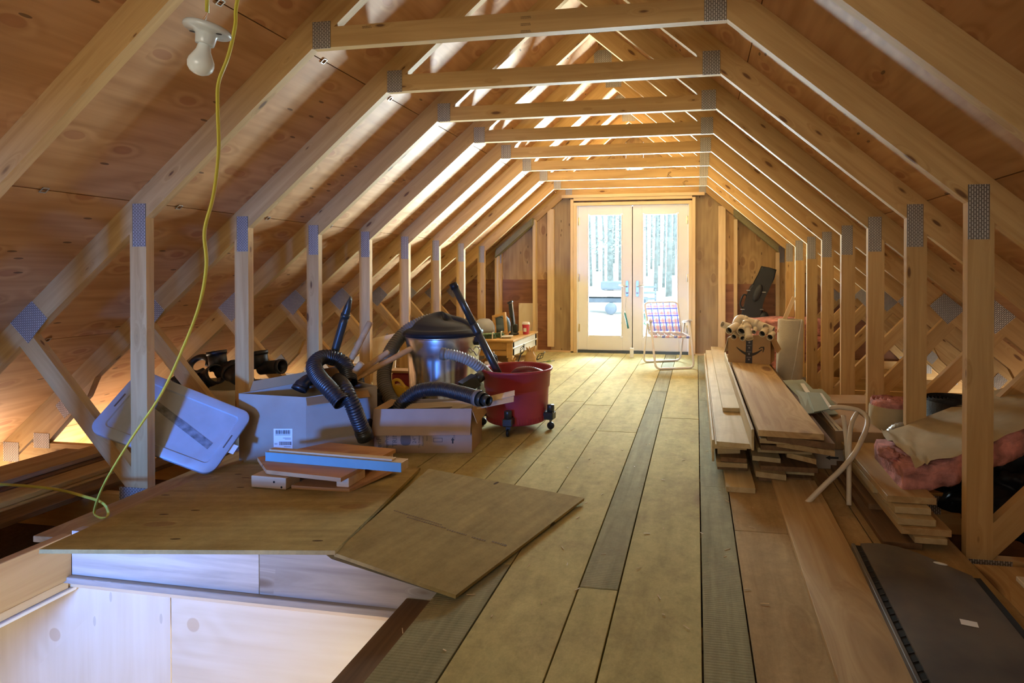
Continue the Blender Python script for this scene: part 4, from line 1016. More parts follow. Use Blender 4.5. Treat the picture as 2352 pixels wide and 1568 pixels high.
# ------------------------------------------------------------------ trim carton
cs = [(-1.795,2.945),(-1.255,3.045),(-1.295,3.30),(-1.83,3.19)]; o = V((cs[0][0],cs[0][1],0))
t = thing('trim_box', 'long open cardboard carton printed with trim wording, black hose on top', 'box', o)
rel = [(c[0]-o.x, c[1]-o.y) for c in cs]; hT = aty(872,940,2.945).z
carton('carton', rel, 0, hT, M['cardpale'], t)
fx = (V(cs[1])-V(cs[0])).to_3d().normalized(); fn = V((fx.y,-fx.x,0))
flap('front_flap', V((rel[0][0],rel[0][1],hT+.001)), V((rel[1][0],rel[1][1],hT+.001)), fn*.28+V((0,0,-1)), .145, M['cardpale'], t, -.004)
flap('end_flap', V((rel[3][0],rel[3][1],hT)), V((rel[0][0],rel[0][1],hT)), V((.09,.02,-.03)), .05, M['card'], t)
flap('end_flap', V((rel[1][0],rel[1][1],hT)), V((rel[2][0],rel[2][1],hT)), V((.35,.1,-1)), .09, M['card'], t)
tn = fn; tup = V((0,0,1))
def tpt(u, v):
    d = ray(u, v); p0 = V((cs[0][0],cs[0][1],0)); return EYEP+d*((p0-EYEP).dot(fn)/d.dot(fn)) - o
for body, u, v, s in (('meriF',876,1040,.040),('me Prod',893,1034,.031),('TRIM',912,1026,.039),('24" X',956,1018,.032),('The Professi',965,1028,.015),('Aluminum',973,1024,.014),('Attach A W',982,1012,.011),('THIS E',1046,1010,.022)):
    text('lettering', body, tpt(u, v)+fn*.001, (0,0,1), fn, s*.95, M['inkgrey'], t)
p = tpt(932,1035); decal('printed_picture', [(.030*cos(i*.52)-.0, .062*(.75+.25*sin(i*.52))*sin(i*.52)+.06) for i in range(12)], p+fn*.001, fx, fn, M['inkgrey'], t)
p = tpt(1040,1018); decal('printed_arrow', [(0,-.004),(.018,-.004),(.018,-.010),(.034,0),(.018,.010),(.018,.004),(0,.004)], p+fn*.001, (0,0,1), fn, M['ink'], t)
p = tpt(1006,1010); decal('printed_frame', [(-.026,-.012),(.026,-.012),(.026,.012),(-.026,.012),(-.026,-.012),(-.023,-.009),(-.023,.009),(.023,.009),(.023,-.009),(-.023,-.009)], p+fn*.001, fx, fn, M['inkgrey'], t)
p = tpt(889,1041); decal('printed_line', [(0,0),(.12,0),(.12,.0022),(0,.0022)], p+fn*.001, (0,0,1), fn, M['ink'], t)
# wood shims in the carton, sticking out right
for i, (u0,v0,u1,v1,lab) in enumerate([(1040,938,1182,902,'upper thin cedar shim sticking out of the trim carton across the red tub'),(1035,945,1180,916,'lower thin cedar shim beneath the other at the red tub'),(900,938,1070,925,'thin cedar shim lying inside the trim carton along its back')]):
    a, b = aty(u0,v0,3.14), aty(u1,v1,3.18)
    bm = bmesh.new(); d = b-a; L = d.length
    prism(bm, [(-L/2,-.002),(L/2,-.002),(L/2,.002),(-L/2,.010)], -.02, .02, 'Y')
    o_ = finish('wood_shim', bm, M['stud'], None, (a+b)/2, frame_mat((0,0,0), d, (0,-.6,.8)).to_3x3().to_euler()); tag(o_, lab, 'shim', 'shims in the trim carton')
t = thing('black_hose', 'black corrugated hose with a stepped nozzle end lying over the trim carton', 'hose', aty(1030,905,3.15))
pp = [aty(905,950,3.12),aty(932,918,3.16),aty(965,897,3.18),aty(1010,893,3.17),aty(1055,902,3.12),aty(1098,914,3.06)]
corr('hose_bend', [p-t.location for p in pp], .043, M['hoseblack'], t, pitch=.014, amp=.13)
d = (pp[-1]-pp[-2]).normalized(); q = pp[-1]-t.location
bm = bmesh.new(); hollow(bm, q-d*.012, q+d*.014, .047, .005); finish('cuff', bm, M['hosegrey'], t)
bm = bmesh.new(); hollow(bm, q+d*.012, q+d*.045, .040, .005); hollow(bm, q+d*.044, q+d*.085, .030, .005); finish('stepped_nozzle', bm, M['tool'], t)
a, b = aty(1064,890,3.3), aty(1092,872,3.36)
t = thing('square_adapter', 'small square black hose adapter lying between the steel can and the red tub', 'adapter', a)
bm = bmesh.new(); d = (b-a); Mx = frame_mat(d*.5, d, (0,0,1))
r_ = bmesh.ops.create_cube(bm, size=1); bmesh.ops.transform(bm, matrix=Mx @ Matrix.Diagonal((d.length*1.1,.07,.075,1)), verts=r_['verts'])
finish('adapter_body', bm, M['tool'], t)
bm = bmesh.new(); hollow(bm, d*1.0, d*1.55, .033, .004); finish('adapter_mouth', bm, M['tool'], t)

# ------------------------------------------------------------------ steel can with cyclone lid
CC = V((-1.775,3.80,0)); CH = .575
t = thing('steel_can', 'galvanised steel can with ribbed sides under a black domed dust lid', 'can', CC)
bm = bmesh.new(); seg = 96
prof = [(.215,0),(.222,.012),(.222,.05),(.226,.06),(.228,.10),(.245,.42),(.247,.46),(.252,.47),(.253,.52),(.256,.535),(.258,CH)]
rg = lathe(bm, prof, seg)
for i in (4, 5):
    for k, v in enumerate(rg[i]):
        s = 1.0 - .022*max(0, sin(k*2*pi/seg*16)); v.co.x *= s; v.co.y *= s
bm.faces.new(rg[0][::-1]); auto(finish('can_body', bm, M['galv'], t), 50)
bm = bmesh.new(); lathe(bm, [(.254,CH-.006),(.262,CH-.006),(.264,CH+.003),(.258,CH+.006),(.252,CH+.003)], 64, closed=True); finish('rolled_rim', bm, M['galv'], t)
for a in (2.75, -.2):
    bm = bmesh.new(); tube(bm, spline([V((.256*cos(a-.16),.256*sin(a-.16),.50)),V((.275*cos(a-.14),.275*sin(a-.14),.48)),V((.278*cos(a),.278*sin(a),.445)),V((.275*cos(a+.14),.275*sin(a+.14),.48)),V((.256*cos(a+.16),.256*sin(a+.16),.50))],6), .005, 8); finish('carry_handle', bm, M['galv'], t)
t2 = thing('dust_lid', 'black plastic cyclone lid with a swirling dome sitting on the steel can', 'lid', CC+V((0,0,CH+.006)))
bm = bmesh.new(); lathe(bm, [(0,.0),(.268,0),(.275,.004),(.277,.018),(.272,.028),(.262,.032),(.255,.040),(.235,.046),(0,.047)], 64); finish('lid_rim', bm, M['lidblack'], t2)
bm = bmesh.new()
gridn = 40; rws = []
def dome(r, a):
    e = max(0, 1-(r/.235)**2.6)
    swirl = .045 + .098*e*(0.66+.34*cos(a-2.6))
    return .045 + (swirl-.045 + .02*e)*(1 if r < .2 else max(0,(.235-r)/.035))
for i in range(13):
    r = .235*i/12; rws.append([bm.verts.new((r*cos(2*pi*k/gridn), r*sin(2*pi*k/gridn), dome(r,2*pi*k/gridn))) for k in range(gridn)] if i else [bm.verts.new((0,0,dome(0,0)))])
for i in range(1, 13):
    for k in range(gridn):
        q = (k+1) % gridn
        if i == 1: bm.faces.new((rws[0][0], rws[1][k], rws[1][q]))
        else: bm.faces.new((rws[i-1][k], rws[i][k], rws[i][q], rws[i-1][q]))
finish('dome', bm, M['lidblack'], t2, smooth=True)
bm = bmesh.new(); P_ = [p-t2.location for p in (aty(1098,790,3.78),aty(1085,762,3.80),aty(1060,744,3.84),aty(1030,735,3.88),aty(1015,733,3.89))]
tube(bm, spline(P_, 8), lambda i,n: .036+.008*(1-abs(2*i/n-1)), 18); finish('outlet_elbow', bm, M['lidblack'], t2)
t3 = thing('grey_hose', 'long grey ribbed hose arching from the black dome down the left side of the can', 'hose', aty(1015,733,3.89))
pp = [aty(1022,733,3.89),aty(985,735,3.88),aty(945,752,3.82),aty(912,783,3.72),aty(890,822,3.62),aty(882,862,3.52),aty(888,900,3.44),aty(905,928,3.38),aty(925,945,3.34)]
corr('hose_bend', [p-t3.location for p in pp], .047, M['hosegrey'], t3, pitch=.018, amp=.14)
t3 = thing('grey_hose', 'short pale grey ribbed hose reaching from the can front into the red tub', 'hose', aty(1018,818,3.42))
pp = [aty(1016,812,3.42),aty(1040,815,3.43),aty(1070,824,3.45),aty(1100,842,3.5),aty(1125,866,3.58),aty(1140,900,3.62)]
corr('hose_bend', [p-t3.location for p in pp], .036, plain('pale_grey_hose',(.30,.30,.28),.42,spec=.5), t3, pitch=.017, amp=.16)
d = (pp[0]-pp[1]).normalized(); bm = bmesh.new(); hollow(bm, pp[0]-d*.02-t3.location, pp[0]+d*.008-t3.location, .040, .004); finish('cuff', bm, M['hosegrey'], t3)

# ------------------------------------------------------------------ red tub
TC = V((-1.172,3.615,0)); zt = .395
t = thing('red_tub', 'round red plastic vacuum tub on black casters holding a hose and wand', 'tub', TC)
bm = bmesh.new(); lathe(bm, [(0,.05),(.185,.05),(.196,.056),(.200,.075),(.207,.262),(.2085,.268),(.214,.272),(.2205,zt-.018),(.232,zt-.016),(.235,zt-.008),(.232,zt),(.222,zt),(.216,zt-.012),(.196,.09),(.19,.075),(0,.072)], 72); finish('tub_body', bm, M['red'], t)
bm = bmesh.new()
for k in range(72):
    a = 2*pi*k/72; bbox(bm, (.2012*cos(a),.2012*sin(a),.078), (.003,.006,.03), 0, Matrix.Rotation(a,3,'Z'))
o_ = finish('base_ribs', bm, M['red'], t); o_['kind'] = 'stuff'
for a in (-.55-.95, -.12, 2.55+.6, 1.9):
    c = t.copy if False else None
    cas = box('caster_bracket', (.225*cos(a),.225*sin(a),.092), (.075,.062,.05), M['tool'], t, .006, (0,0,a))
    bm = bmesh.new(); lathe(bm, [(0,.05),(.022,.05),(.024,.045),(.024,0),(0,0)], 16, mat4=Matrix.Translation((.012,0,.02))); finish('caster_socket', bm, M['tool'], cas)
    bm = bmesh.new(); bbox(bm, (.012,.0,-.035), (.006,.028,.03)); finish('caster_fork', bm, M['tool'], cas)
    bm = bmesh.new(); lathe(bm, [(0,-.009),(.020,-.009),(.024,-.006),(.024,.006),(.020,.009),(0,.009)], 18, mat4=Matrix.Translation((.012,0,-.067)) @ Matrix.Rotation(pi/2,4,'X')); finish('caster_wheel', bm, M['iron'], cas)
bm = bmesh.new(); pp = [V((-.09,.10,.24)),V((-.02,.03,.34)),V((.05,-.03,.372)),V((.12,-.03,.37)),V((.165,.03,.33)),V((.15,.1,.25))]
tube(bm, [p+TC for p in resample(spline(pp,10),.006)], lambda i,n: .034 if i%2 else .031, 16)
tag(finish('dark_red_hose', bm, M['reddark']), 'dark red hose coiled inside the red tub', 'hose')
a, b = aty(1142,852,3.52), aty(1042,655,3.5); d = (b-a).normalized(); L = (b-a).length
t = thing('vacuum_wand', 'long black vacuum wand leaning out of the red tub towards the left', 'vacuum wand', a)
bm = bmesh.new(); tube(bm, [-d*.10, d*L*.46], .0235, 20); finish('lower_tube', bm, M['tool'], t)
bm = bmesh.new(); tube(bm, [d*L*.44, d*L*.455, d*L*.53, d*L*.545], lambda i,n: (.0262,.0275,.0275,.0250)[i], 20); finish('joint_collar', bm, M['tool'], t)
bm = bmesh.new(); tube(bm, [d*L*.54, d*L*.97], .0222, 20); finish('upper_tube', bm, M['tool'], t)
bm = bmesh.new(); hollow(bm, d*L*.96, d*L*1.02, .0255, .004); finish('end_cap', bm, M['iron'], t)
# small bits behind: cloth bundle, yellow and red tools, bag, offcuts
bm = bmesh.new(); bmesh.ops.create_icosphere(bm, subdivisions=4, radius=1)
rnd = random.Random(5)
from mathutils import noise
def lumpy(name, c, s, mat, label, cat, k=3.0, amp=.25, sub=4, seed=0, kind=None):
    bm = bmesh.new(); bmesh.ops.create_icosphere(bm, subdivisions=sub, radius=1)
    for v in bm.verts:
        n = noise.fractal(v.co*k+V((seed,0,seed*2.3)), 0.8, 2.0, 4); r = 1+amp*n
        v.co = V((v.co.x*s[0]*r, v.co.y*s[1]*r, max(-s[2]*.85, v.co.z*s[2]*r)))
    return tag(finish(name, bm, mat, None, c, smooth=True), label, cat, None, kind)
bm.free()
q = aty(1105,868,3.98); lumpy('cloth_bundle', V((q.x,q.y,.115)), (.05,.06,.135), M['cloth'], 'pale blue cloth bundle tucked between the steel can and red tub', 'cloth', seed=2)
q = aty(858,905,3.42); lumpy('black_bag', V((q.x,q.y,.115)), (.12,.12,.13), M['bag'], 'crumpled black bag on the floor behind the trim carton', 'bag', amp=.35, seed=4)
t = thing('yellow_tool', 'yellow plastic power tool behind the trim carton left of the can', 'tool', aty(922,900,3.5))
bm = bmesh.new(); pr = [(-.055,-.05),(.03,-.06),(.075,-.045),(.07,.0),(.035,.03),(.005,.05),(-.045,.052),(-.06,.035)]
prism(bm, pr, -.03, .03, 'Y'); bmesh.ops.bevel(bm, geom=bm.edges[:], offset=.006, segments=2, affect='EDGES'); finish('tool_body', bm, M['yellow'], t)
bm = bmesh.new(); tube(bm, spline([V((-.05,-.01,.045)),V((-.05,-.01,.075)),V((-.01,-.01,.08)),V((.035,-.01,.03))],6), .010, 10); finish('tool_grip', bm, M['yellow'], t)
bm = bmesh.new(); bbox(bm, (-.035,-.032,-.03), (.04,.008,.03), .002); finish('vent_panel', bm, M['iron'], t)
bm = bmesh.new(); bbox(bm, (0,0,-.16), (.10,.08,.22), .01); finish('tool_base', bm, M['tool'], t)
q = aty(938,868,3.95); tag(box('red_case', (q.x,q.y,.14), (.20,.14,.28), M['red'], None, .012), 'red plastic case behind the yellow tool, a tan board on it', 'case')
q = aty(930,855,3.93); tag(box('tan_offcut', (q.x,q.y,.29), (.24,.12,.016), M['scrapply'], None, .001), 'tan board offcut resting on the red case', 'board')
a = aty(855,770,4.35); b = aty(912,765,4.35); c = aty(905,880,4.1); e = aty(857,885,4.1)
bm = bmesh.new(); vs = [bm.verts.new(p) for p in (a+V((0,0,-.03)),b,c,e)]; w = [bm.verts.new(p+V((0,.012,.004))) for p in (a+V((0,0,-.03)),b,c,e)]
bm.faces.new(vs); bm.faces.new(w[::-1])
for i in range(4): bm.faces.new((vs[i],vs[(i+1)%4],w[(i+1)%4],w[i]))
tag(finish('plywood_offcut', bm, M['creamply']), 'pale plywood offcut leaning behind the arching grey hose', 'plywood')

# ------------------------------------------------------------------ low table and what is on it
TX0, TX1, TY0, TY1, TZ = -2.36, -1.835, 5.50, 6.38, .338
t = thing('low_table', 'low honey pine table by the left posts, its end coloured white as lit from the doors', 'table', (TX0,TY0,0))
Lx, Ly = TX1-TX0, TY1-TY0
bm = bmesh.new(); bbox(bm, (Lx/2,Ly/2,TZ-.01), (Lx+.03,Ly+.03,.02), .003); finish('table_top', bm, M['honey'], t)
bm = bmesh.new(); bbox(bm, (Lx/2,.02,TZ-.09), (Lx-.04,.018,.14), .001); finish('apron', bm, M['honey'], t)
bm = bmesh.new(); bbox(bm, (Lx/2,Ly-.02,TZ-.09), (Lx-.04,.018,.14), .001); finish('apron', bm, M['honey'], t)
bm = bmesh.new(); bbox(bm, (Lx-.008,Ly/2,TZ-.09), (.018,Ly-.02,.14), .001); finish('end_panel', bm, M['doorlit'], t)
bm = bmesh.new(); bbox(bm, (Lx+.004,Ly/2,TZ-.085), (.012,Ly+.0,.016), .004); finish('moulding', bm, M['doorlit'], t)
bm = bmesh.new(); bbox(bm, (.01,Ly/2,TZ-.09), (.018,Ly-.02,.14), .001); finish('apron', bm, M['honey'], t)
bm = bmesh.new(); bbox(bm, (Lx/2-.02,.008,TZ-.105), (Lx-.10,.008,.006), .001); finish('drawer_line', bm, M['darkwood'], t)
for x, y in ((.03,.03),(Lx-.03,.03),(.03,Ly-.03),(Lx-.03,Ly-.03)):
    bm = bmesh.new(); lathe(bm, [(0,0),(.016,0),(.022,.02),(.030,.06),(.024,.10),(.03,.13),(.03,.17),(0,.17)], 20, mat4=Matrix.Translation((x,y,0))); bbox(bm, (x,y,.24), (.062,.062,.17), .002); finish('leg', bm, M['honey'], t)
bm = bmesh.new(); bbox(bm, (Lx/2,Ly/2,.055), (Lx-.06,Ly-.06,.015), .002); finish('lower_shelf', bm, M['honey'], t)
def T(u, v, y): return aty(u, v, y)
cp = T(1208,760,6.05); cp.z = TZ
t = thing('paper_cup', 'red paper coffee cup with a white lid on the low table', 'cup', cp)
bm = bmesh.new(); lathe(bm, [(0,.0),(.030,0),(.0315,.002),(.042,.112),(.0425,.114),(.040,.114),(0,.112)], 28); finish('cup_body', bm, M['cupred'], t)
bm = bmesh.new(); lathe(bm, [(0,.112),(.044,.111),(.045,.117),(.041,.121),(.038,.134),(.036,.136),(.033,.133),(0,.132)], 28); finish('lid', bm, M['paper'], t)
bm = bmesh.new(); lathe(bm, [(0,0),(.031,0),(.0312,.006),(0,.006)], 28); finish('white_base', bm, M['paper'], t)
bm = bmesh.new()
for k in range(7):
    a = -2.0+k*.13; z_ = .058
    bbox(bm, (.0376*cos(a),.0376*sin(a),z_), (.001,.0055,.052), 0, Matrix.Rotation(a,3,'Z'))
finish('white_emblem', bm, M['paper'], t)
q = T(1150,758,5.95); q.z = TZ
t = thing('picture_frame', 'honey pine picture frame tilted on its corner against the grey backpack', 'frame', q, (radians(-8), radians(-14), radians(-24)))
bm = bmesh.new(); fw, fh, b_ = .20, .235, .030
for s in (-1,1):
    bbox(bm, (s*(fw/2-b_/2),0,fh/2), (b_,.028,fh), .003); bbox(bm, (0,0,fh/2+s*(fh/2-b_/2)), (fw-2*b_,.028,b_), .003)
finish('frame_bars', bm, M['honey'], t)
q = T(1150,758,6.12); q.z = TZ
t = thing('backpack', 'grey blue backpack standing behind the pine picture frame', 'bag', q)
bm = bmesh.new(); prof_ = [(-.10,0),(.10,0),(.108,.06),(.10,.14),(.075,.185),(.03,.205),(-.03,.205),(-.075,.185),(-.10,.14),(-.108,.06)]
prism(bm, prof_, -.06, .06, 'Y'); bmesh.ops.bevel(bm, geom=bm.edges[:], offset=.02, segments=3, affect='EDGES'); finish('pack_body', bm, M['pack'], t, smooth=True)
bm = bmesh.new(); prism(bm, [(-.075,.01),(.075,.01),(.08,.07),(.06,.10),(-.06,.10),(-.08,.07)], -.085, -.05, 'Y'); bmesh.ops.bevel(bm, geom=bm.edges[:], offset=.012, segments=2, affect='EDGES'); finish('front_pocket', bm, M['pack'], t, smooth=True)
bm = bmesh.new(); tube(bm, spline([V((-.085,-.064,.10)),V((-.07,-.066,.165)),V((0,-.066,.19)),V((.07,-.066,.165)),V((.085,-.064,.10))],8), .0035, 8); finish('zip', bm, M['iron'], t)
q = T(1112,758,5.85); q.z = TZ
t = thing('helmet', 'grey rounded helmet lying on the table beside the picture frame', 'helmet', q)
bm = bmesh.new(); lathe(bm, [(.105,.02),(.118,.05),(.115,.10),(.092,.15),(.055,.18),(0,.188)], 32); finish('shell', bm, M['helmet'], t)
bm = bmesh.new(); lathe(bm, [(.10,0),(.112,.0),(.112,.022),(.10,.022)], 32, closed=True); finish('rim', bm, M['helmetdark'], t)
bm = bmesh.new()
vv = [[bm.verts.new(((.121-.01*j)*cos(a), (.121-.01*j)*sin(a), .045+.035*j)) for a in [-2.6+.2*k for k in range(14)]] for j in range(3)]
for j in range(2):
    for k in range(13): bm.faces.new((vv[j][k],vv[j][k+1],vv[j+1][k+1],vv[j+1][k]))
finish('visor', bm, M['helmetdark'], t, smooth=True)
q = T(1180,757,5.98); q.z = TZ
t = thing('black_telescope', 'tall narrow black telescope like instrument standing behind the coffee cup', 'instrument', q, (0, radians(-6), 0))
bm = bmesh.new(); bbox(bm, (0,0,.27), (.040,.045,.15), .005); finish('upper_tube', bm, M['tool'], t)
bm = bmesh.new(); bbox(bm, (.005,0,.14), (.030,.035,.14), .004); finish('lower_tube', bm, M['tool'], t)
bm = bmesh.new(); bbox(bm, (-.003,0,.36), (.058,.045,.02), .004, Matrix.Rotation(-.35,3,'Y')); finish('cap', bm, M['tool'], t)
bm = bmesh.new(); tube(bm, [V((.024,-.015,.36)),V((.028,-.015,.20)),V((.034,-.015,.02))], .005, 8); finish('metal_edge', bm, M['nickel'], t)
bm = bmesh.new(); lathe(bm, [(0,0),(.055,0),(.055,.02),(.03,.03),(.026,.10),(0,.10)], 20); bbox(bm, (.03,-.01,.07), (.05,.05,.09), .008); finish('base', bm, M['tool'], t)
for i, (u, v, y, lab) in enumerate([(1122,768,5.60,'bundle of folded green papers in a white rack nearest the wand'),(1142,762,5.70,'bundle of folded green papers behind the first on the table')]):
    q = T(u, v, y); q.z = TZ
    t = thing('paper_bundle', lab, 'papers', q, (0,0,.25), group='green paper bundles on the low table')
    bm = bmesh.new(); rnd = random.Random(i)
    for k in range(9): bbox(bm, (rnd.uniform(-.01,.01),rnd.uniform(-.01,.01),.005+k*.0055), (.15,.065,.002), 0, Euler((rnd.uniform(-.1,.1),rnd.uniform(-.05,.05),rnd.uniform(-.3,.3))).to_matrix())
    finish('papers', bm, M['green'], t)
    bm = bmesh.new()
    for s in (-1,1): bbox(bm, (.045,s*.042,.03), (.012,.006,.06), .001)
    bbox(bm, (.045,0,.061), (.012,.09,.005), .001); finish('rack', bm, M['paper'], t)
q = T(1165,765,5.66); q.z = TZ+.022; tag(box('white_card', q, (.12,.09,.003), M['strip'], None, .0005, (.05,-.05,.3)), 'white card lying on a clear box at the table edge', 'card')
q.z = TZ+.010; tag(box('clear_box', q, (.08,.06,.019), plain('cloudy_plastic',(.5,.52,.45),.3), None, .002, (0,0,.3)), 'small cloudy plastic box under the white card', 'box')
# under the table and on the floor before it
q = T(1160,826,5.45); tag(lumpy('paper_pile', V((-1.98,5.42,.055)), (.13,.09,.075), M['lilac'], 'crumpled pile of lilac white papers under the low table', 'papers', k=2, amp=.5, sub=3, seed=8), kind=None)
def pineapple(u, vtop, y, H_, label):
    q = aty(u, 800, y); q.z = 0; s = H_/.36
    t = thing('carved_finial', label, 'ornament', q, group='turned wooden pineapple finials')
    bm = bmesh.new(); lathe(bm, [(0,0),(.045*s,0),(.05*s,.02*s),(.030*s,.05*s),(.026*s,.09*s),(.04*s,.12*s),(.055*s,.17*s),(.057*s,.22*s),(.048*s,.27*s),(.032*s,.305*s),(.027*s,.318*s),(.030*s,.324*s),(0,.326*s)], 28); finish('bulb_body', bm, M['honey'], t)
    for k in range(6):
        a = k*pi/3; bm = bmesh.new()
        tube(bm, spline([V((.018*cos(a),.018*sin(a),.316))*s,V((.030*cos(a),.030*sin(a),.334))*s,V((.040*cos(a),.040*sin(a),.352))*s],4), lambda i,n: (.011-.008*i/n)*s, 8); finish('crown_leaf', bm, M['honey'], t)
pineapple(1218,795,4.95,.355,'taller honey wood pineapple finial standing in front of the table end')
pineapple(1178,815,4.9,.262,'shorter honey wood pineapple finial beside the taller one behind the red tub')
def fire_iron(u, v, y, rot, label, length=.42):
    q = aty(u, v, y)
    t = thing('fire_iron', label, 'fire iron', q, rot, group='fire irons with twisted basket handles')
    bm = bmesh.new()
    for k in range(4):
        pts = [V((.022*sin(pi*s)*cos(k*pi/2+2.5*s), .022*sin(pi*s)*sin(k*pi/2+2.5*s), .09*s)) for s in [i/12 for i in range(13)]]
        tube(bm, pts, .0028, 6)
    finish('basket_handle', bm, M['iron'], t)
    bm = bmesh.new(); tube(bm, [V((0,0,.002)),V((0,0,-length))], .0055, 8); finish('rod', bm, M['iron'], t)
    bm = bmesh.new(); lathe(bm, [(0,.089),(.008,.092),(.010,.099),(.006,.106),(0,.108)], 10); finish('knob', bm, M['nickel'], t)
fire_iron(1196,814,5.1,(0,radians(20),0),'black fire iron with its basket handle up behind the finials',.2)
fire_iron(1232,826,5.0,(radians(-10),radians(48),.2),'black fire iron leaning right beside the taller finial',.08)
fire_iron(1140,836,4.5,(0,radians(-15),0),'black fire iron handle just above the left rim of the red tub',.2)
a, b = atz(1238,832,.012), atz(1274,828,.012)
t = thing('arrow', 'thin arrow with pale green fletching lying on the floor by the finials', 'arrow', a)
bm = bmesh.new(); tube(bm, [V((0,0,0))-(b-a)*.8, b-a], .0035, 8); finish('shaft', bm, M['iron'], t)
bm = bmesh.new(); d = b-a
for k in range(3):
    n_ = V((0, cos(k*2.1), sin(k*2.1))); bm.faces.new([bm.verts.new(p) for p in (d*.45, d*.52+n_*.014, d*.72+n_*.014, d*.8)])
finish('fletching', bm, plain('pale_green_feather',(.45,.6,.25),.8), t)

# ------------------------------------------------------------------ plank stack on the right of the walkway
def plank_px(u0, v0, u1, v1, ztop, th, yfar, mat, label, skew=0.0, group='planks in the long stack'):
    a, b = atz(u0, v0, ztop), atz(u1, v1, ztop)
    x0, x1 = a.x, b.x; y0 = (a.y+b.y)/2; sk = (b.y-a.y)
    bm = bmesh.new(); L = yfar-y0; w = x1-x0
    # local X runs along the plank (world +Y)
    prism(bm, [(-L/2-sk/2*-1, -w/2), (L/2, -w/2), (L/2, w/2), (-L/2-sk/2, w/2)], -th, 0)
    o = finish('stacked_plank', bm, M[mat], None, ((x0+x1)/2, (y0+yfar)/2, ztop), (0, 0, pi/2+skew))
    return tag(o, label, 'plank', group)
def plank(x0, x1, y0, y1, ztop, th, mat, label, skew=0.0):
    bm = bmesh.new(); bbox(bm, (0,0,-th/2), (y1-y0, x1-x0, th), 0.0015)
    return tag(finish('stacked_plank', bm, M[mat], None, ((x0+x1)/2,(y0+y1)/2,ztop), (0,0,pi/2+skew)), label, 'plank', 'planks in the long stack')
plank_px(1668,1117,1735,1121, .024,.024, 6.2,'oldplank','lowest plank of the long stack, on the floor, its end furthest left')
plank_px(1736,1082,1806,1091, .055,.026, 5.6,'oldplank','plank sticking out nearest the viewer from the low middle of the stack')
plank(.30,.55, 2.86,5.9, .026,.024,'darkwood','bottom right plank of the long stack on the floor')
plank(.32,.57, 2.90,5.7, .052,.024,'oldplank','second plank up on the right side of the long stack')
plank(.31,.58, 2.86,5.6, .078,.024,'darkwood','third plank up on the right side of the long stack')
plank_px(1728,1046,1793,1053, .100,.024, 5.5,'oldplank','middle plank with a pale patch just above the lowest sticking out plank')
plank(.105,.255, 2.92,5.9, .050,.024,'darkwood','second plank up on the left side of the long stack')
plank(.10,.25, 2.88,6.0, .076,.024,'oldplank','third plank up on the left side of the long stack')
plank_px(1655,1049,1715,1053, .102,.022, 6.0,'darkwood','dark splintered plank low on the left side of the stack')
plank_px(1648,1031,1700,1030, .128,.024, 6.1,'oldplank','warped plank under the nailed one at the left of the stack')
plank(.09,.25, 2.92,6.2, .154,.024,'oldplank','plank in the middle of the left side of the stack')
plank_px(1646,1013,1727,1020, .180,.024, 6.25,'oldplank','nailed plank with a knot at the upper left of the stack end')
plank_px(1660,936,1710,937, .206,.024, 6.35,'oldplank','topmost left plank, running furthest towards the doors')
plank_px(1807,1039,1875,1055, .128,.024, 5.3,'plank','short pale plank poking out under the right side of the stack')
plank(.30,.56, 2.90,5.3, .153,.024,'oldplank','fifth plank up on the right side of the long stack')
plank(.31,.57, 2.86,5.3, .178,.024,'darkwood','sixth plank up on the right side of the long stack')
plank_px(1784,1014,1918,1036, .203,.024, 5.2,'plank','wide plank third from the top at the right of the stack')
plank(.30,.55, 2.80,5.2, .228,.024,'oldplank','plank hidden just under the two topmost planks')
plank_px(1762,998,1918,1019, .258,.028, 5.1,'darkwood','wide dark edged plank directly under the topmost plank')
plank_px(1742,987,1893,997, .290,.028, 5.05,'plank','topmost wide plank with knots and the printed carton on it')
tag(beam('edge_strip', (.262,2.74,.235), (.262,5.4,.235), .012, .10, M['oldplank']), 'narrow batten standing on edge between the two halves of the stack', 'batten')
tag(beam('edge_strip', (.085,2.95,.11), (.085,6.1,.11), .012, .11, M['oldplank']), 'thin split batten along the left side of the stack', 'batten')

# carton with the curved arrow and plastic fittings
zb0 = .2905
a, b = atz(1672,829,zb0), atz(1771,839,zb0)
ctr = (a+b)/2; fx = V((.97,-.24,0)).normalized(); wdt = .335; fy = V((-fx.y,fx.x,0)); dep = .27; hh = .20
fl = ctr - fx*wdt/2; ctrx = V((fl.x,fl.y,zb0))
t = thing('printed_carton', 'brown carton printed with a curved arrow, standing on the plank stack full of pipe', 'box', ctrx)
rel = [(0,0), (fx.x*wdt,fx.y*wdt), ((fx*wdt+fy*dep).x,(fx*wdt+fy*dep).y), ((fy*dep).x,(fy*dep).y)]
carton('carton', rel, 0, hh, M['card'], t)
fn = -fy
def F(x, z): return fx*x+V((0,0,z))+fn*.0008
decal('black_tape', [(-.027,0),(.027,0),(.032,.20),(-.020,.20)], F(.165,0), fx, fn, plain('dark_tape',(.035,.035,.05),.35), t)
M['tapegrey'] = plain('tape_print', (.25,.25,.27), .5)
for k, z in enumerate((.03,.075,.125,.168)):
    decal('tape_mark', [(.008*cos(i*pi/6),.008*sin(i*pi/6)) for i in range(12)] if k in (1,3) else [(-.006,-.006),(.006,-.006),(.006,.006),(-.006,.006)], F(.166+z*.025,z)+fn*.001, fx, fn, M['tapegrey'], t)
    decal('tape_mark', [(-.018,-.002),(.018,-.002),(.018,.002),(-.018,.002)], F(.166+z*.025,z+.018)+fn*.001, fx, fn, M['tapegrey'], t)
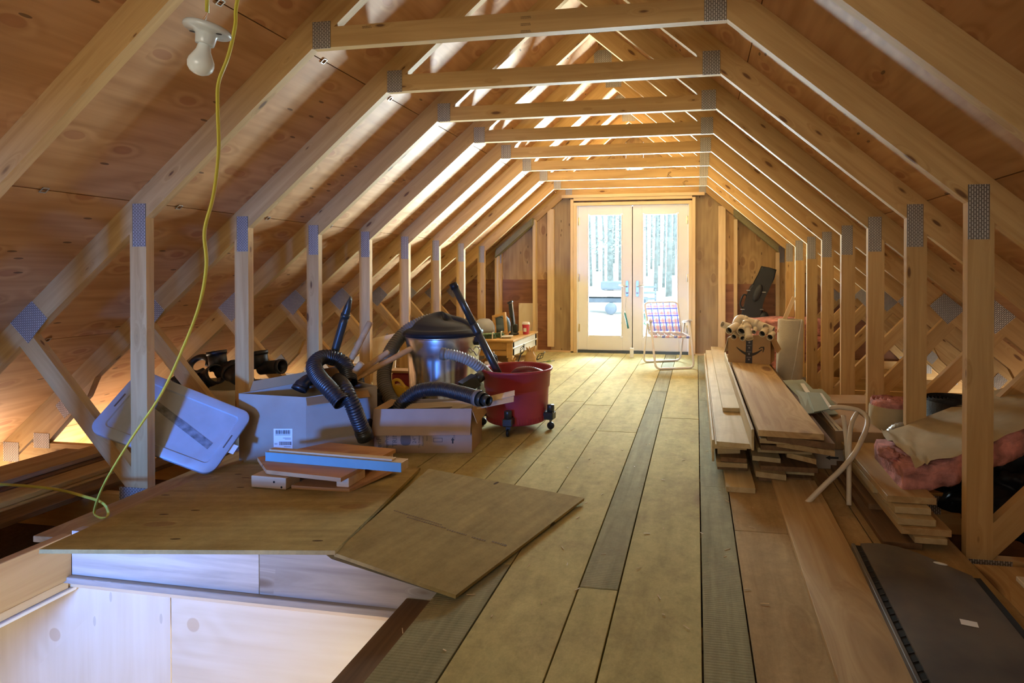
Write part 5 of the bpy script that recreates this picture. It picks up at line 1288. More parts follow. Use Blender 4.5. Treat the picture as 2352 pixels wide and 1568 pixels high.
# curved arrow: tapering crescent with hooked head
top = []; bot = []
for i in range(21):
    s = i/20; x = .068+.205*s; z = .132-.062*sin(pi*min(1,s*1.04)*.86+.12)*1.0 + .0*s
    w = .0015+.0105*sin(pi*min(1,.08+s*.86))
    top.append((x, z+w)); bot.append((x, z-w))
decal('curved_arrow', bot+top[::-1], F(0,0)+fn*.0003, fx, fn, M['ink'], t)
decal('arrow_head', [(.243,.122),(.262,.137),(.287,.139),(.288,.118),(.278,.094),(.272,.096),(.279,.116),(.276,.130),(.262,.128),(.248,.117)], F(0,0)+fn*.0003, fx, fn, M['ink'], t)
flap('flap', V((rel[0][0],rel[0][1],hh)), V((rel[3][0],rel[3][1],hh)), -fx*.25+V((0,0,-1)), .13, M['strip'], t)  # cardboard flap coloured white for the daylight falling on it
flap('flap', V((rel[1][0],rel[1][1],hh)), V((rel[2][0],rel[2][1],hh)), fx*.5+V((0,0,-1)), .12, M['card'], t)
GP = 'cream pipe fittings in the printed carton'
yc = ctr.y
def C_(u, v, dy): return aty(u, v, yc+dy)
def pvc(label, segs, r, wall=.004): return fitting('pipe_fitting', label, segs, r, M['pvc'], GP, wall=wall)
def pipe_piece(label, pts, r, collars=(), cap=False):
    """hollow (or capped) pipe along pts with raised collars at fractions of its length"""
    P = spline(pts, 8) if len(pts) > 2 else [V(pts[0]), V(pts[1])]; P = resample(P, .008)
    o0 = P[0].copy(); Q = [p-o0 for p in P]
    t = thing('pipe_fitting', label, 'pipe fitting', o0, group=GP)
    bm = bmesh.new(); tube(bm, Q, r, 18, caps=cap); 
    if not cap: tube(bm, Q, r*.86, 18, caps=False); hollow(bm, Q[-1]-(Q[-1]-Q[-2])*.5, Q[-1]+(Q[-1]-Q[-2])*.05, r, r*.16, 18)
    finish('fitting_body', bm, M['pvc'], t)
    if not cap:
        bm = bmesh.new(); k = max(1, len(Q)-3); d = (Q[-1]-Q[-2]).normalized(); lathe(bm, [(0,0),(r*.85,0)], 18, mat4=frame_mat(Q[-1]-d*.035, d, (0,0,1)) @ Matrix.Rotation(pi/2,4,'Y')); finish('dark_bore', bm, M['dark'], t)
    for f in collars:
        k = min(len(Q)-2, int(f*(len(Q)-1))); d = (Q[k+1]-Q[k]).normalized()
        bm = bmesh.new(); hollow(bm, Q[k]-d*.014, Q[k]+d*.014, r*1.13, r*.2, 18); finish('collar', bm, M['pvc'], t)
    return t
pipe_piece('long thick cream pipe sloping across the top of the carton to the right', [C_(1697,733,.12), C_(1735,745,.10), C_(1776,761,.05)], .040, (.12,.5))
pipe_piece('thick cream elbow at the upper left, joined to the sloping pipe', [C_(1716,739,.11), C_(1700,733,.11), C_(1692,745,.08), C_(1692,764,.06)], .038, (.15,))
pipe_piece('cream pipe with a closed cap hanging over the front of the carton', [C_(1714,742,.02), C_(1717,754,-.02), C_(1721,777,-.07)], .029, (.05,.35,.98), True)
pipe_piece('cream pipe with a dark open mouth at the left end of the carton', [C_(1692,748,.04), C_(1673,760,-.08)], .031)
pipe_piece('cream pipe end poking out over the left side of the carton', [C_(1684,752,.12), C_(1659,745,.06)], .027)
pipe_piece('wide cream coupling between the dark mouth and the capped pipe', [C_(1709,750,.05), C_(1702,762,-.04)], .033, (.9,))
pipe_piece('small white coupling in the middle of the heap', [C_(1735,754,.03), C_(1731,763,-.03)], .018)
pipe_piece('cream pipe mouth pointing at the viewer right of the middle', [C_(1760,756,.04), C_(1750,767,-.07)], .027)
pipe_piece('cream pipe mouth at the right front corner of the carton', [C_(1774,766,.03), C_(1768,775,-.07)], .026)
pipe_piece('upturned cream branch mouth on top of the sloping pipe', [C_(1757,760,.05), C_(1759,750,.0)], .028)
pipe_piece('low cream pipe mouth under the left dark mouth', [C_(1690,768,.03), C_(1685,774,-.04)], .024)
pipe_piece('low cream reducer beside the closed cap', [C_(1702,770,.03), C_(1706,777,-.04)], .022)

# ------------------------------------------------------------------ upright roll, insulation, case
RC = V((.775, 5.02, 0)); RH = aty(1805,733,5.02).z
t = thing('carpet_roll', 'beige roll of carpet padding standing upright beside the printed carton', 'roll', RC, (radians(-1.2),radians(1.5),0))
bm = bmesh.new(); lathe(bm, [(0,0),(.104,0),(.108,.01),(.109,RH*.5),(.105,RH-.01),(.102,RH),(.086,RH),(.084,RH-.06),(0,RH-.08)], 40)
for v in bm.verts:
    n = noise.noise(v.co*9)*.004; v.co.x += n; v.co.y += n
finish('roll_body', bm, M['carpet'], t, smooth=True)
bm = bmesh.new(); vv = []
for k in range(70):
    a = -1.2+k*.24; r = .100-.0010*k; vv.append((bm.verts.new((r*cos(a),r*sin(a),RH-.10)), bm.verts.new((r*cos(a),r*sin(a),RH+.004*sin(k*.4)))))
for p, q in zip(vv, vv[1:]): bm.faces.new((p[0],q[0],q[1],p[1]))
finish('rolled_layers', bm, M['carpet'], t)
bm = bmesh.new(); tube(bm, spline([V((.078,-.078,RH+.006)),V((.070,-.090,RH-.03)),V((.052,-.100,RH-.16)),V((.026,-.108,RH-.36)),V((-.004,-.112,RH-.52))],10), lambda i,n: .0035+.001*(i%2), 6); finish('frayed_edge_string', bm, M['strip'], t)
a, b = aty(1802,733,5.02), aty(1824,682,5.05); tag(beam('batten', a-(b-a)*.6, b, .012, .034, M['stud'], up=(1,0,0)), 'pale batten standing in the top of the carpet roll', 'batten')
q = V((.92,6.25,0)); 
t = thing('insulation_pack', 'pink insulation batts piled against the end wall behind the carpet roll', 'insulation', q)
for i, (z, s) in enumerate(((.10,(.80,.55,.19)),(.29,(.78,.52,.18)),(.455,(.74,.50,.15)))):
    bm = bmesh.new(); bmesh.ops.create_cube(bm, size=1); bmesh.ops.subdivide_edges(bm, edges=bm.edges[:], cuts=9, use_grid_fill=True)
    for v in bm.verts:
        n = noise.fractal(v.co*5+V((i*7,0,0)), .8, 2, 3)*.05; v.co = V((v.co.x*s[0], v.co.y*s[1], v.co.z*s[2])) + v.co.normalized()*n*.5
    finish('batt', bm, M['pink'], t, (random.uniform(-.03,.03),0,z), (0,0,.06*i), True)
gp = [(1748,611),(1764,614),(1781,619),(1776,640),(1768,655),(1762,668),(1755,682),(1746,700),(1750,712),(1744,735),(1725,740),(1700,737),(1702,722),(1707,703),(1711,688),(1715,676),(1722,657),(1727,652),(1734,648)]
gy = 7.0
P_ = [aty(u,v,gy) for u,v in gp]; low = [aty(1736,790,gy), aty(1690,792,gy)]
P2 = P_[:10] + low + P_[11:]
cg = sum(P2,V())/len(P2)
t = thing('guitar_case', 'black moulded instrument case leaning on the end wall right of the doors', 'case', (cg.x,gy-.06,cg.z))
bm = bmesh.new(); prism(bm, [(p.x-cg.x,p.z-cg.z) for p in P2], -.055, .055, 'Y'); bmesh.ops.bevel(bm, geom=[e for e in bm.edges if abs(e.verts[0].co.y-e.verts[1].co.y)<1e-5], offset=.016, segments=3, affect='EDGES'); auto(finish('case_shell', bm, M['case'], t),50)
ax = (V((aty(1765,615,gy)-aty(1720,730,gy)))).normalized(); axr = V((ax.z,0,-ax.x))
q = aty(1738,672,gy)-cg; bm = bmesh.new(); bmesh.ops.create_icosphere(bm, subdivisions=3, radius=1)
Mx = Matrix((axr,V((0,1,0)),ax)).transposed()
bmesh.ops.transform(bm, matrix=Matrix.Translation((q.x,-.055,q.z)) @ Mx.to_4x4() @ Matrix.Diagonal((.045,.03,.11,1)), verts=bm.verts); finish('moulded_bulge', bm, M['case'], t, smooth=True)
bm = bmesh.new(); pts = [aty(u,v,gy)-cg for u,v in [(1716,679),(1708,676),(1702,685),(1699,698),(1703,705),(1708,704)]]
tube(bm, spline([V((p.x,-.01,p.z)) for p in pts],6), .010, 10); finish('carry_handle', bm, M['case'], t)
for u, v in ((1717,666),(1704,709),(1752,670),(1747,709)):
    p = aty(u,v,gy)-cg; bm = bmesh.new(); bbox(bm, (p.x,-.06,p.z), (.045,.014,.014), .003); finish('latch', bm, M['nickel'], t)
bm = bmesh.new(); bmesh.ops.create_icosphere(bm, subdivisions=3, radius=1); p = aty(1752,728,gy)-cg
bmesh.ops.transform(bm, matrix=Matrix.Translation((p.x,-.02,p.z)) @ Matrix.Diagonal((.065,.05,.075,1)), verts=bm.verts); finish('lower_bout', bm, M['case'], t, smooth=True)

# ------------------------------------------------------------------ vinyl pieces, flat cartons, tube loop
def thin(name, px, zs, th, mat, label, cat, group=None, curve=0.0):
    P = [atz(u,v,z) for (u,v), z in zip(px, zs)]; n = (P[1]-P[0]).cross(P[2]-P[1]).normalized()
    if n.z < 0: n = -n
    bm = bmesh.new(); a = [bm.verts.new(p) for p in P]; b = [bm.verts.new(p-n*th) for p in P]; k = len(P)
    bm.faces.new(a); bm.faces.new(b[::-1])
    for i in range(k): bm.faces.new((a[i],a[(i+1)%k],b[(i+1)%k],b[i]))
    return tag(finish(name, bm, mat, None), label, cat, group)
GS_ = 'sage vinyl pieces beside the plank stack'
thin('vinyl_piece', [(1798,873),(1822,872),(1886,945),(1868,948)], [.29,.29,.235,.24], .004, M['sage'], 'sage green vinyl piece nearest the plank stack, underneath the others', 'vinyl piece', GS_)
thin('vinyl_piece', [(1820,873),(1845,871),(1925,950),(1895,952)], [.285,.285,.21,.22], .004, M['sage'], 'sage green vinyl piece with a white strip on it', 'vinyl piece', GS_)
thin('vinyl_piece', [(1862,893),(1888,893),(1952,955),(1920,957)], [.25,.25,.18,.185], .004, M['sage'], 'pale sage vinyl piece furthest from the plank stack', 'vinyl piece', GS_)
thin('vinyl_piece', [(1827,895),(1856,902),(1872,947),(1848,950)], [.30,.30,.27,.275], .004, M['sage'], 'darker sage vinyl piece lying lowest in front on the left', 'vinyl piece', GS_)
thin('vinyl_piece', [(1855,900),(1884,902),(1909,938),(1870,945)], [.305,.305,.28,.28], .004, M['sage'], 'broad sage vinyl piece lying on top in front', 'vinyl piece', GS_)
thin('vinyl_strip', [(1838,880),(1847,880),(1861,901),(1850,901)], [.30,.30,.283,.283], .002, M['strip'], 'short white slotted strip lying on the sage vinyl', 'strip')
thin('vinyl_strip', [(1883,902),(1888,903),(1913,938),(1905,938)], [.309,.309,.287,.287], .002, M['strip'], 'thin slotted edge strip along the broad sage vinyl piece', 'strip')
zc = .198
thin('vinyl_strip', [(1884,943),(1897,945),(1938,989),(1919,989)], [.235,.235,zc+.006,zc+.006], .002, M['strip'], 'long white slotted strip curving onto the flat brown carton', 'strip')
bm = bmesh.new()
for k in range(16):
    s = (k+.5)/16; p = atz(1886+s*39, 943.6+s*45, .236-.030*s); bbox(bm, p+V((.004,0,.0012)), (.004,.012,.0006))
o = tag(finish('slot_row', bm, M['ink'], S.objects[[x.name for x in S.objects if x.name.startswith('vinyl_strip')][-1]]), kind='stuff')
t = thing('flat_carton', 'closed flat brown carton lying on the grey printed carton', 'box', (.82,3.36,.102), (0,0,.05))
bm = bmesh.new(); bbox(bm, (0,0,.048), (.245,.52,.096), .003); finish('carton_body', bm, M['card'], t)
t = thing('grey_carton', 'grey printed carton with a white label under the flat brown carton', 'box', (.715,3.345,0), (0,0,.05))
bm = bmesh.new(); bbox(bm, (0,0,.051), (.33,.50,.100), .003); finish('carton_body', bm, M['cardgrey'], t)
lb = decal('white_label', [(-.028,-.042),(.028,-.042),(.028,.042),(-.028,.042)], V((.085,-.2505,.052)), (1,0,0), (0,-1,0), M['paper'], t)
bm = bmesh.new()
for k in range(9): bbox(bm, (-.004*(k%3),.034-k*.0085,.0009), (.044-.008*(k%3),.004,.0003))
finish('label_print', bm, M['inkgrey'], lb)
decal('printed_arrow', [(-.035,.0),(-.012,.012),(-.012,.005),(.03,.005),(.03,-.005),(-.012,-.005),(-.012,-.012)], V((-.03,-.2505,.06)), (1,0,0), (0,-1,0), M['ink'], t)
decal('printed_corner', [(0,0),(.02,0),(.02,.004),(.004,.004),(.004,.05),(0,.05)], V((.035,-.2505,.025)), (1,0,0), (0,-1,0), M['ink'], t)
pts = [atz(1852,1156,.012)] + [aty(u,v,y) for u,v,y in [(1895,1113,2.60),(1932,1078,2.62),(1962,1042,2.66),(1980,1008,2.72),(1991,980,2.8),(1991,958,2.86),(1971,942,2.9),(1931,935,2.94),(1906,937,2.97)]]
bm = bmesh.new(); tube(bm, resample(spline(pts,12),.01), .0115, 12); tag(finish('plastic_tube', bm, M['pex']), 'white plastic tube bent in a big loop over the flat carton', 'tube', 'white plastic tubes')
pts = [atz(1950,1160,.012)] + [aty(u,v,y) for u,v,y in [(1950,1078,2.68),(1951,1012,2.72),(1957,970,2.78),(1968,948,2.84)]]
bm = bmesh.new(); tube(bm, resample(spline(pts,10),.01), .0105, 12); tag(finish('plastic_tube', bm, M['pex']), 'white plastic tube standing almost upright, its foot on the floor', 'tube', 'white plastic tubes')
pts = [aty(u,v,y) for u,v,y in [(1937,954,2.83),(1943,1000,2.79),(1946,1035,2.76),(1948,1080,2.74)]]
bm = bmesh.new(); tube(bm, resample(spline(pts,10),.01), .0105, 12); tag(finish('plastic_tube', bm, M['pex']), 'short white plastic tube end left of the upright tube', 'tube', 'white plastic tubes')

# ------------------------------------------------------------------ lumber pile, insulation and rolls beyond the right posts
def rpile(u0, v0, u1, v1, zt, th, L, mat, label, skew=0):
    a, b = atz(u0,v0,zt), atz(u1,v1,zt); bm = bmesh.new(); y0 = (a.y+b.y)/2
    bbox(bm, (0,0,-th/2), (L, b.x-a.x, th), .0015)
    return tag(finish('offcut_plank', bm, M[mat], None, ((a.x+b.x)/2, y0+L/2, zt), (0,0,pi/2+skew)), label, 'plank', 'short planks piled against the right post')
rpile(2028,1240,2122,1252,.022,.022,.95,'darkwood','lowest dark plank of the short pile by the right post')
rpile(2100,1232,2178,1240,.046,.022,.55,'oldplank','second lowest plank of the short pile, end charred')
rpile(2072,1213,2184,1216,.072,.025,.85,'plank','widest lower plank of the short pile')
rpile(2064,1191,2149,1193,.098,.025,.75,'oldplank','middle plank of the short pile by the right post')
rpile(2055,1163,2139,1168,.124,.025,.60,'oldplank','grey chamfered plank second from the top of the short pile')
rpile(2040,1140,2149,1142,.152,.026,.72,'plank','topmost smooth plank of the short pile by the right post')
rpile(2003,1113,2030,1120,.125,.03,.50,'oldplank','rough narrow batten along the left of the short pile')
rpile(1990,1150,2040,1165,.045,.045,.75,'darkwood','dark bark edged slab left of the short pile')
# kraft faced batt
Lp = [aty(u,v,y) for u,v,y in [(2082,1096,2.44),(2120,1092,2.45),(2165,1082,2.46),(2220,1060,2.48),(2290,1032,2.50),(2352,1008,2.54),(2440,975,2.60)]]
Lp = resample(spline(Lp, 10), .012)
t = thing('insulation_batt', 'torn insulation batt with kraft paper facing draped behind the right front post', 'insulation', Lp[0])
bm = bmesh.new(); bw = .38; sec = [(0,-.064),(.12,-.062),(.25,-.06),(bw,-.055),(bw+.01,.0),(bw,.034),(.24,.038),(.12,.038),(.01,.044),(-.004,.036),(-.008,.018),(-.002,.0),(-.012,-.02),(-.008,-.045)]
prev = None; rgs = []
for i, p in enumerate(Lp):
    f = i/(len(Lp)-1); rg = []
    for j, (y, z) in enumerate(sec):
        n = noise.fractal(V((i*.10, y*14, z*14)), .8, 2, 4)*.012
        q = p-Lp[0]+V((0, y, z*(1.0+.12*f)+y*.02))
        if i < 4: q.x += noise.noise(V((y*40,z*40,1)))*.035-.004*(4-i)
        q += V((0, n*1.6 if j in (0,13,12,11,10,9) else 0, n*.7)); rg.append(bm.verts.new(q))
    rgs.append(rg)
for a, b in zip(rgs, rgs[1:]):
    for k in range(len(sec)): 
        f = bm.faces.new((a[k],a[(k+1)%len(sec)],b[(k+1)%len(sec)],b[k])); f.smooth = True
bm.faces.new(rgs[0]); bm.faces.new(rgs[-1])
finish('fibre_core', bm, M['pink'], t)
bm = bmesh.new(); nf = len(Lp); top = []
for i, p in enumerate(Lp):
    if i < 2: continue
    f = i/(nf-1); row = []
    for j in range(9):
        y = -.03 + (bw+.05)*j/8; z = .064*(1+.12*f) + max(0,y)*.02 + noise.fractal(V((i*.05, y*6, 3)), .8, 2, 3)*.012
        if j == 0: z -= .008 + .005*sin(i*.5)
        if i < 8: z += noise.noise(V((i*.7,y*20,2)))*.02
        row.append(bm.verts.new(p-Lp[0]+V((noise.noise(V((y*30,i,5)))*.006 if i < 6 else 0, y, z))))
    top.append(row)
for a, b in zip(top, top[1:]):
    for k in range(8): f = bm.faces.new((a[k],a[k+1],b[k+1],b[k])); f.smooth = True
finish('kraft_facing', bm, M['kraft'], t)
for i in range(3):
    q = aty(2045+i*22, 1040+i*10, 2.55+.03*i); bm = bmesh.new(); bmesh.ops.create_icosphere(bm, subdivisions=3, radius=1)
    for v in bm.verts: v.co = V((v.co.x*.035, v.co.y*.05, v.co.z*.022))*(1+.6*noise.fractal(v.co*3+V((i*5,0,0)),.8,2,4))
    finish('torn_tuft', bm, M['pink'], t, q-Lp[0]+V((0,.02,-.01)), smooth=True)
# rolls
q = V((1.055, 3.30, -.024))
t = thing('insulation_roll', 'pink insulation roll standing on end between the right posts', 'roll', q)
H_ = aty(2020,915,3.3).z+.024
bm = bmesh.new(); lathe(bm, [(0,0),(.118,0),(.120,.02),(.120,H_-.05),(.116,H_-.03)], 36); finish('kraft_wrap', bm, M['kraft'], t, smooth=True)
bm = bmesh.new(); vv = []
for k in range(150):
    a = k*.22; r = .116-.00070*k
    zz_ = H_+.012*noise.noise(V((k*.3,0,0))); ro = r+.006
    vv.append([bm.verts.new((rr*cos(a),rr*sin(a),z_)) for rr, z_ in ((ro,H_-.06),(ro,zz_-.012),(r-.002,zz_),(r-.012,zz_-.012),(r-.012,H_-.06))])
for p, q2 in zip(vv, vv[1:]):
    for k in range(4): f = bm.faces.new((p[k],q2[k],q2[k+1],p[k+1])); f.smooth = True
finish('fibre_spiral', bm, M['pink'], t)
q = V((1.245, 3.02, -.024)); H_ = aty(2170,912,3.02).z+.024
t = thing('felt_roll', 'thick roll of black felt standing on end behind the first right post', 'roll', q)
bm = bmesh.new(); lathe(bm, [(0,0),(.135,0),(.137,.01),(.137,H_-.01),(.133,H_-.012)], 40); finish('roll_wrap', bm, M['felt'], t, smooth=True)
bm = bmesh.new(); vv = []
for k in range(210):
    a = k*.21; r = .134-.00055*k; z_ = H_-.004+.004*noise.noise(V((k*.15,2,0)))
    vv.append((bm.verts.new((r*cos(a),r*sin(a),H_-.05)), bm.verts.new((r*cos(a),r*sin(a),z_)), bm.verts.new(((r-.0022)*cos(a),(r-.0022)*sin(a),z_))))
for p, q2 in zip(vv, vv[1:]):
    bm.faces.new((p[0],q2[0],q2[1],p[1])); bm.faces.new((p[1],q2[1],q2[2],p[2]))
finish('felt_layers', bm, M['felt'], t)
tag(box('brown_carton', (.985,3.78,.10), (.30,.25,.25), M['card'], None, .003, (0,0,.1)), 'plain brown carton behind the pink insulation roll', 'box')
q = V((1.36,2.62,.10)); lumpy('black_plastic_sheet', q, (.30,.24,.17), M['bag'], 'crumpled black plastic sheeting heaped under the torn insulation batt', 'plastic sheet', k=2.2, amp=.4, sub=5, seed=11)
q = aty(2062,1000,2.92); t = thing('foil_duct', 'crumpled foil duct elbow behind the short plank pile', 'duct', q)
bm = bmesh.new(); pp = resample(spline([aty(2045,1005,2.95)-q,aty(2065,988,2.93)-q,aty(2092,990,2.9)-q,aty(2105,1012,2.88)-q],8),.006)
tube(bm, pp, lambda i,n: .038-.004*(i%2), 14); finish('duct_body', bm, plain('dull_foil',(.22,.22,.22),.35,.8,bump=.5,bscale=30), t)
# dark panel in the corner
z0 = .004
t = thing('folding_table', 'dusty dark folded table top with black edge strips lying on the right floor', 'table', (.70,1.50,z0), (0,0,-.045))
bm = bmesh.new(); W2 = .165; Y1_, Y0_ = .66, -.75
arc = [(-W2+.02,Y1_)] + [(-W2+.02+(2*W2-.03)*s, Y1_ + .03*sin(pi*min(1,s*1.2)) - .16*s*s) for s in [i/10 for i in range(1,11)]]
prism(bm, [(-W2+.02,Y0_),(W2-.01,Y0_)] + arc[::-1], .012, .040); finish('panel_board', bm, M['slab'], t)
bm = bmesh.new(); bbox(bm, (-W2-.005,(Y0_+Y1_)/2,.020), (.012,Y1_-Y0_,.038), .002); finish('side_rail', bm, M['slab'], t)
bm = bmesh.new(); bbox(bm, (-W2+.0115,(Y0_+Y1_)/2,.018), (.024,Y1_-Y0_-.005,.030)); finish('black_channel', bm, M['dark'], t)
bm = bmesh.new()
for k in range(40): bbox(bm, (-W2+.0115,Y1_-.05-k*.034,.0335), (.020,.004,.002), 0, Matrix.Rotation(.5,3,'Z'))
o = finish('channel_teeth', bm, M['iron'], t); o['kind'] = 'stuff'
bm = bmesh.new(); bbox(bm, (W2+.004,(Y0_+Y1_-.16)/2,.018), (.022,Y1_-Y0_-.16,.032)); finish('black_channel', bm, M['dark'], t)
p = atz(2226,1430,.046); lab = box('paper_sticker', p, (.042,.026,.001), M['paper'], None, 0, (0,0,-.2)); lab.parent = t; lab.matrix_parent_inverse = Matrix.Identity(4)
lab.location = Matrix.Rotation(.045,3,'Z') @ (p-V((.70,1.50,z0))); lab.location.z = .041
bm = bmesh.new(); bmesh.ops.create_icosphere(bm, subdivisions=2, radius=1)
p = Matrix.Rotation(.045,3,'Z') @ (atz(2160,1294,.046)-V((.70,1.50,z0))); p.z = .042
for v in bm.verts: v.co = V((v.co.x*.022, v.co.y*.006, v.co.z*.004))
finish('white_sliver', bm, M['strip'], t, p, (0,0,-.3), True)
bm = bmesh.new(); bbox(bm, (0,0,0), (1.5,.20,.022), .001)
tag(finish('loose_plank', bm, M['plank'], None, (.452,2.10,.012), (0,0,pi/2-.012)), 'knotty loose pine plank lying on the floor left of the dark panel', 'plank')
for i, (x, lab) in enumerate(((1.06,'cream painted trim board at the right edge, nearest the dark panel'),(1.125,'cream painted trim board at the right edge, furthest out'))):
    bm = bmesh.new(); bbox(bm, (0,0,0), (.9,.058,.016), .002)
    tag(finish('trim_board', bm, M['strip'], None, (x,1.62-.06*i,.009+.0*i), (0,0,pi/2-.03)), lab, 'board', 'cream trim boards')
bm = bmesh.new(); bbox(bm, (0,0,0), (1.1,.20,.022), .001)
tag(finish('loose_plank', bm, M['plank'], None, (1.06,1.62,-.011), (0,0,pi/2)), 'reddish plank under the cream trim boards by the right post', 'plank')

# ------------------------------------------------------------------ lawn chair
t = thing('lawn_chair', 'folding lawn chair with white tube frame and red and blue plaid webbing', 'chair', (-.30,6.35,0))
o = t.location
def rel_(u,v,y): return aty(u,v,y)-o
def strap_mat(name, base, stripes):
    m, N, L, b = nodes(name); b.inputs['Roughness'].default_value = .5
    tc = N.new('ShaderNodeTexCoord'); sp = N.new('ShaderNodeSeparateXYZ'); L.new(tc.outputs['Generated'], sp.inputs[0])
    rp = N.new('ShaderNodeValToRGB'); rp.color_ramp.interpolation = 'CONSTANT'; e = rp.color_ramp.elements
    e[0].position = 0; e[0].color = (*stripes[0][1],1); e[1].position = stripes[1][0]; e[1].color = (*stripes[1][1],1)
    for p, c in stripes[2:]: q = e.new(p); q.color = (*c,1)
    L.new(sp.outputs['X'], rp.inputs['Fac']); L.new(rp.outputs['Color'], b.inputs['Base Color'])
    tl = N.new('ShaderNodeBsdfTranslucent'); mx = N.new('ShaderNodeMixShader'); mx.inputs[0].default_value = .75; L.new(rp.outputs['Color'], tl.inputs['Color'])
    L.new(b.outputs[0], mx.inputs[1]); L.new(tl.outputs[0], mx.inputs[2]); L.new(mx.outputs[0], N['Material Output'].inputs['Surface']); return m
Wc, Rc, Bc, Pc = (.88,.88,.90), (.92,.50,.53), (.24,.30,.78), (.93,.82,.84)
M['strapA'] = strap_mat('plaid_webbing_a', Wc, [(0,Wc),(.26,Pc),(.34,Rc),(.46,Pc),(.56,Wc),(.80,Bc),(.97,Wc)])
gY = atz(1550,846,.011).y; rY = atz(1520,829,.011).y
zl = .011
def U_leg(name, top_l, bot_l, bot_r, top_r, r=.0115):
    pts = [top_l]; 
    def corner(p, a, b, rad=.055):
        da = (a-p).normalized()*rad; db = (b-p).normalized()*rad
        return [p+da] + [(p+da)*(1-s)**2 + p*2*s*(1-s) + (p+db)*s*s for s in (.25,.5,.75)] + [p+db]
    pts += corner(bot_l, top_l, bot_r) + corner(bot_r, bot_l, top_r) + [top_r]
    bm = bmesh.new(); tube(bm, pts, r, 12); return finish(name, bm, M['chairwhite'], t)
fl, frr = atz(1506,847,zl)-o, atz(1594,844,zl)-o
bl, br = atz(1478,831,zl)-o, atz(1562,827,zl)-o
yfa, yra = 6.12, 6.60
tl, tr = rel_(1494,740,yfa), rel_(1584,738,yfa)
rl, rr_ = rel_(1487,743,yra), rel_(1572,741,yra)
U_leg('front_legs', tl, fl, frr, tr); U_leg('rear_legs', rl, bl, br, rr_)
for (a, b) in ((tl,rl),(tr,rr_)):
    d = (b-a).normalized(); bm = bmesh.new(); Mx = frame_mat((a+b)/2+V((0,0,.012)), b-a, (0,0,1)); L_ = (b-a).length+.10
    q = bmesh.ops.create_cube(bm, size=1); bmesh.ops.transform(bm, matrix=Mx @ Matrix.Diagonal((L_,.042,.022,1)), verts=q['verts']); bmesh.ops.bevel(bm, geom=bm.edges[:], offset=.006, segments=2, affect='EDGES')
    finish('armrest', bm, M['chairwhite'], t)
# seat loop and back loop
s0, s1 = rel_(1499,775,6.10), rel_(1587,772,6.10); s2, s3 = rel_(1567,769,6.52), rel_(1489,771,6.52)
zs_ = (s0.z+s1.z)/2
for p in (s0,s1,s2,s3): p.z = zs_
bm = bmesh.new(); tube(bm, [s0*.5+s3*.5, s3*.9+s0*.1, s3*.97+s2*.03, s2*.97+s3*.03, s2*.9+s1*.1, s1*.9+s2*.1, s1*.97+s0*.03, s0*.97+s1*.03, s0*.9+s3*.1, s0*.5+s3*.5], .0105, 10); finish('seat_frame', bm, M['chairwhite'], t)
yb1 = 6.74
q0, q1 = s3+V((.01,0,0)), s2+V((-.01,0,0)); q2, q3 = rel_(1556,693,yb1), rel_(1480,695,yb1)
def rc(p, a, b, rad=.06):
    da = (a-p).normalized()*rad; db = (b-p).normalized()*rad
    return [(p+da)*(1-s)**2 + p*2*s*(1-s) + (p+db)*s*s for s in (0,.25,.5,.75,1)]
bm = bmesh.new(); tube(bm, [q0]+rc(q3,q0,q2)+rc(q2,q3,q1)+[q1], .0105, 12); finish('back_frame', bm, M['chairwhite'], t)
def strap(a, b, wdir, w, name, mat):
    a, b = V(a), V(b); y = (b-a); L_ = y.length; y = y.normalized(); x = V(wdir); x = (x-y*x.dot(y)).normalized(); z = x.cross(y)
    bm = bmesh.new(); bbox(bm, (0,0,0), (w, L_, .0016))
    return finish(name, bm, mat, t, (a+b)/2, Matrix((x,y,z)).transposed().to_euler())
for k in range(5):
    f = .12+.19*k; bz = V((0,.004*(1 if k%2 else -1),0))
    strap(q0.lerp(q1,f)+V((0,0,.01)), q3.lerp(q2,f), q2-q3, .062, 'webbing_strap', M['strapA'])
    strap(s0.lerp(s1,f)+V((0,0,.002)), s3.lerp(s2,f)+V((0,0,.002)), s1-s0, .062, 'webbing_strap', M['strapA'])
for k in range(4):
    f = .14+.235*k; nb = (q1-q0).cross(q3-q0).normalized()*-.0035
    if nb.y > 0: nb = -nb
    strap(q0.lerp(q3,f)+nb*.8, q1.lerp(q2,f)+nb*.8, q0-q3, .066, 'webbing_strap', M['strapA'])
for k in range(4):
    f = .12+.25*k; strap(s0.lerp(s3,f)+V((0,0,.005)), s1.lerp(s2,f)+V((0,0,.005)), s0-s3, .062, 'webbing_strap', M['strapA'])
bm = bmesh.new()
for k in range(9):
    p = s0.lerp(s1,.08+.105*k)
    tube(bm, [p+V((-.016,0,0)),p+V((.016,0,0))], .0125, 10, mi=k%3)
finish('wrapped_webbing', bm, [plain('red_web',Rc,.5),plain('white_web',Wc,.5),plain('blue_web',Bc,.5)], t)

# rod hung from the door handle
a = aty(1435,718,7.06); b = aty(1443,754,7.06)
t = thing('hanging_rod', 'short teal plastic rod hung by a string from the left door handle', 'rod', a)
bm = bmesh.new(); tube(bm, [V(), (b-a)*.04, (b-a)], lambda i,n: (.007,.011,.012)[i], 10); finish('rod', bm, M['teal'], t)
bm = bmesh.new(); tube(bm, [V((0,0,0)), aty(1438,684,7.075)-a], .0022, 6); finish('string', bm, M['tapegrey'], t)
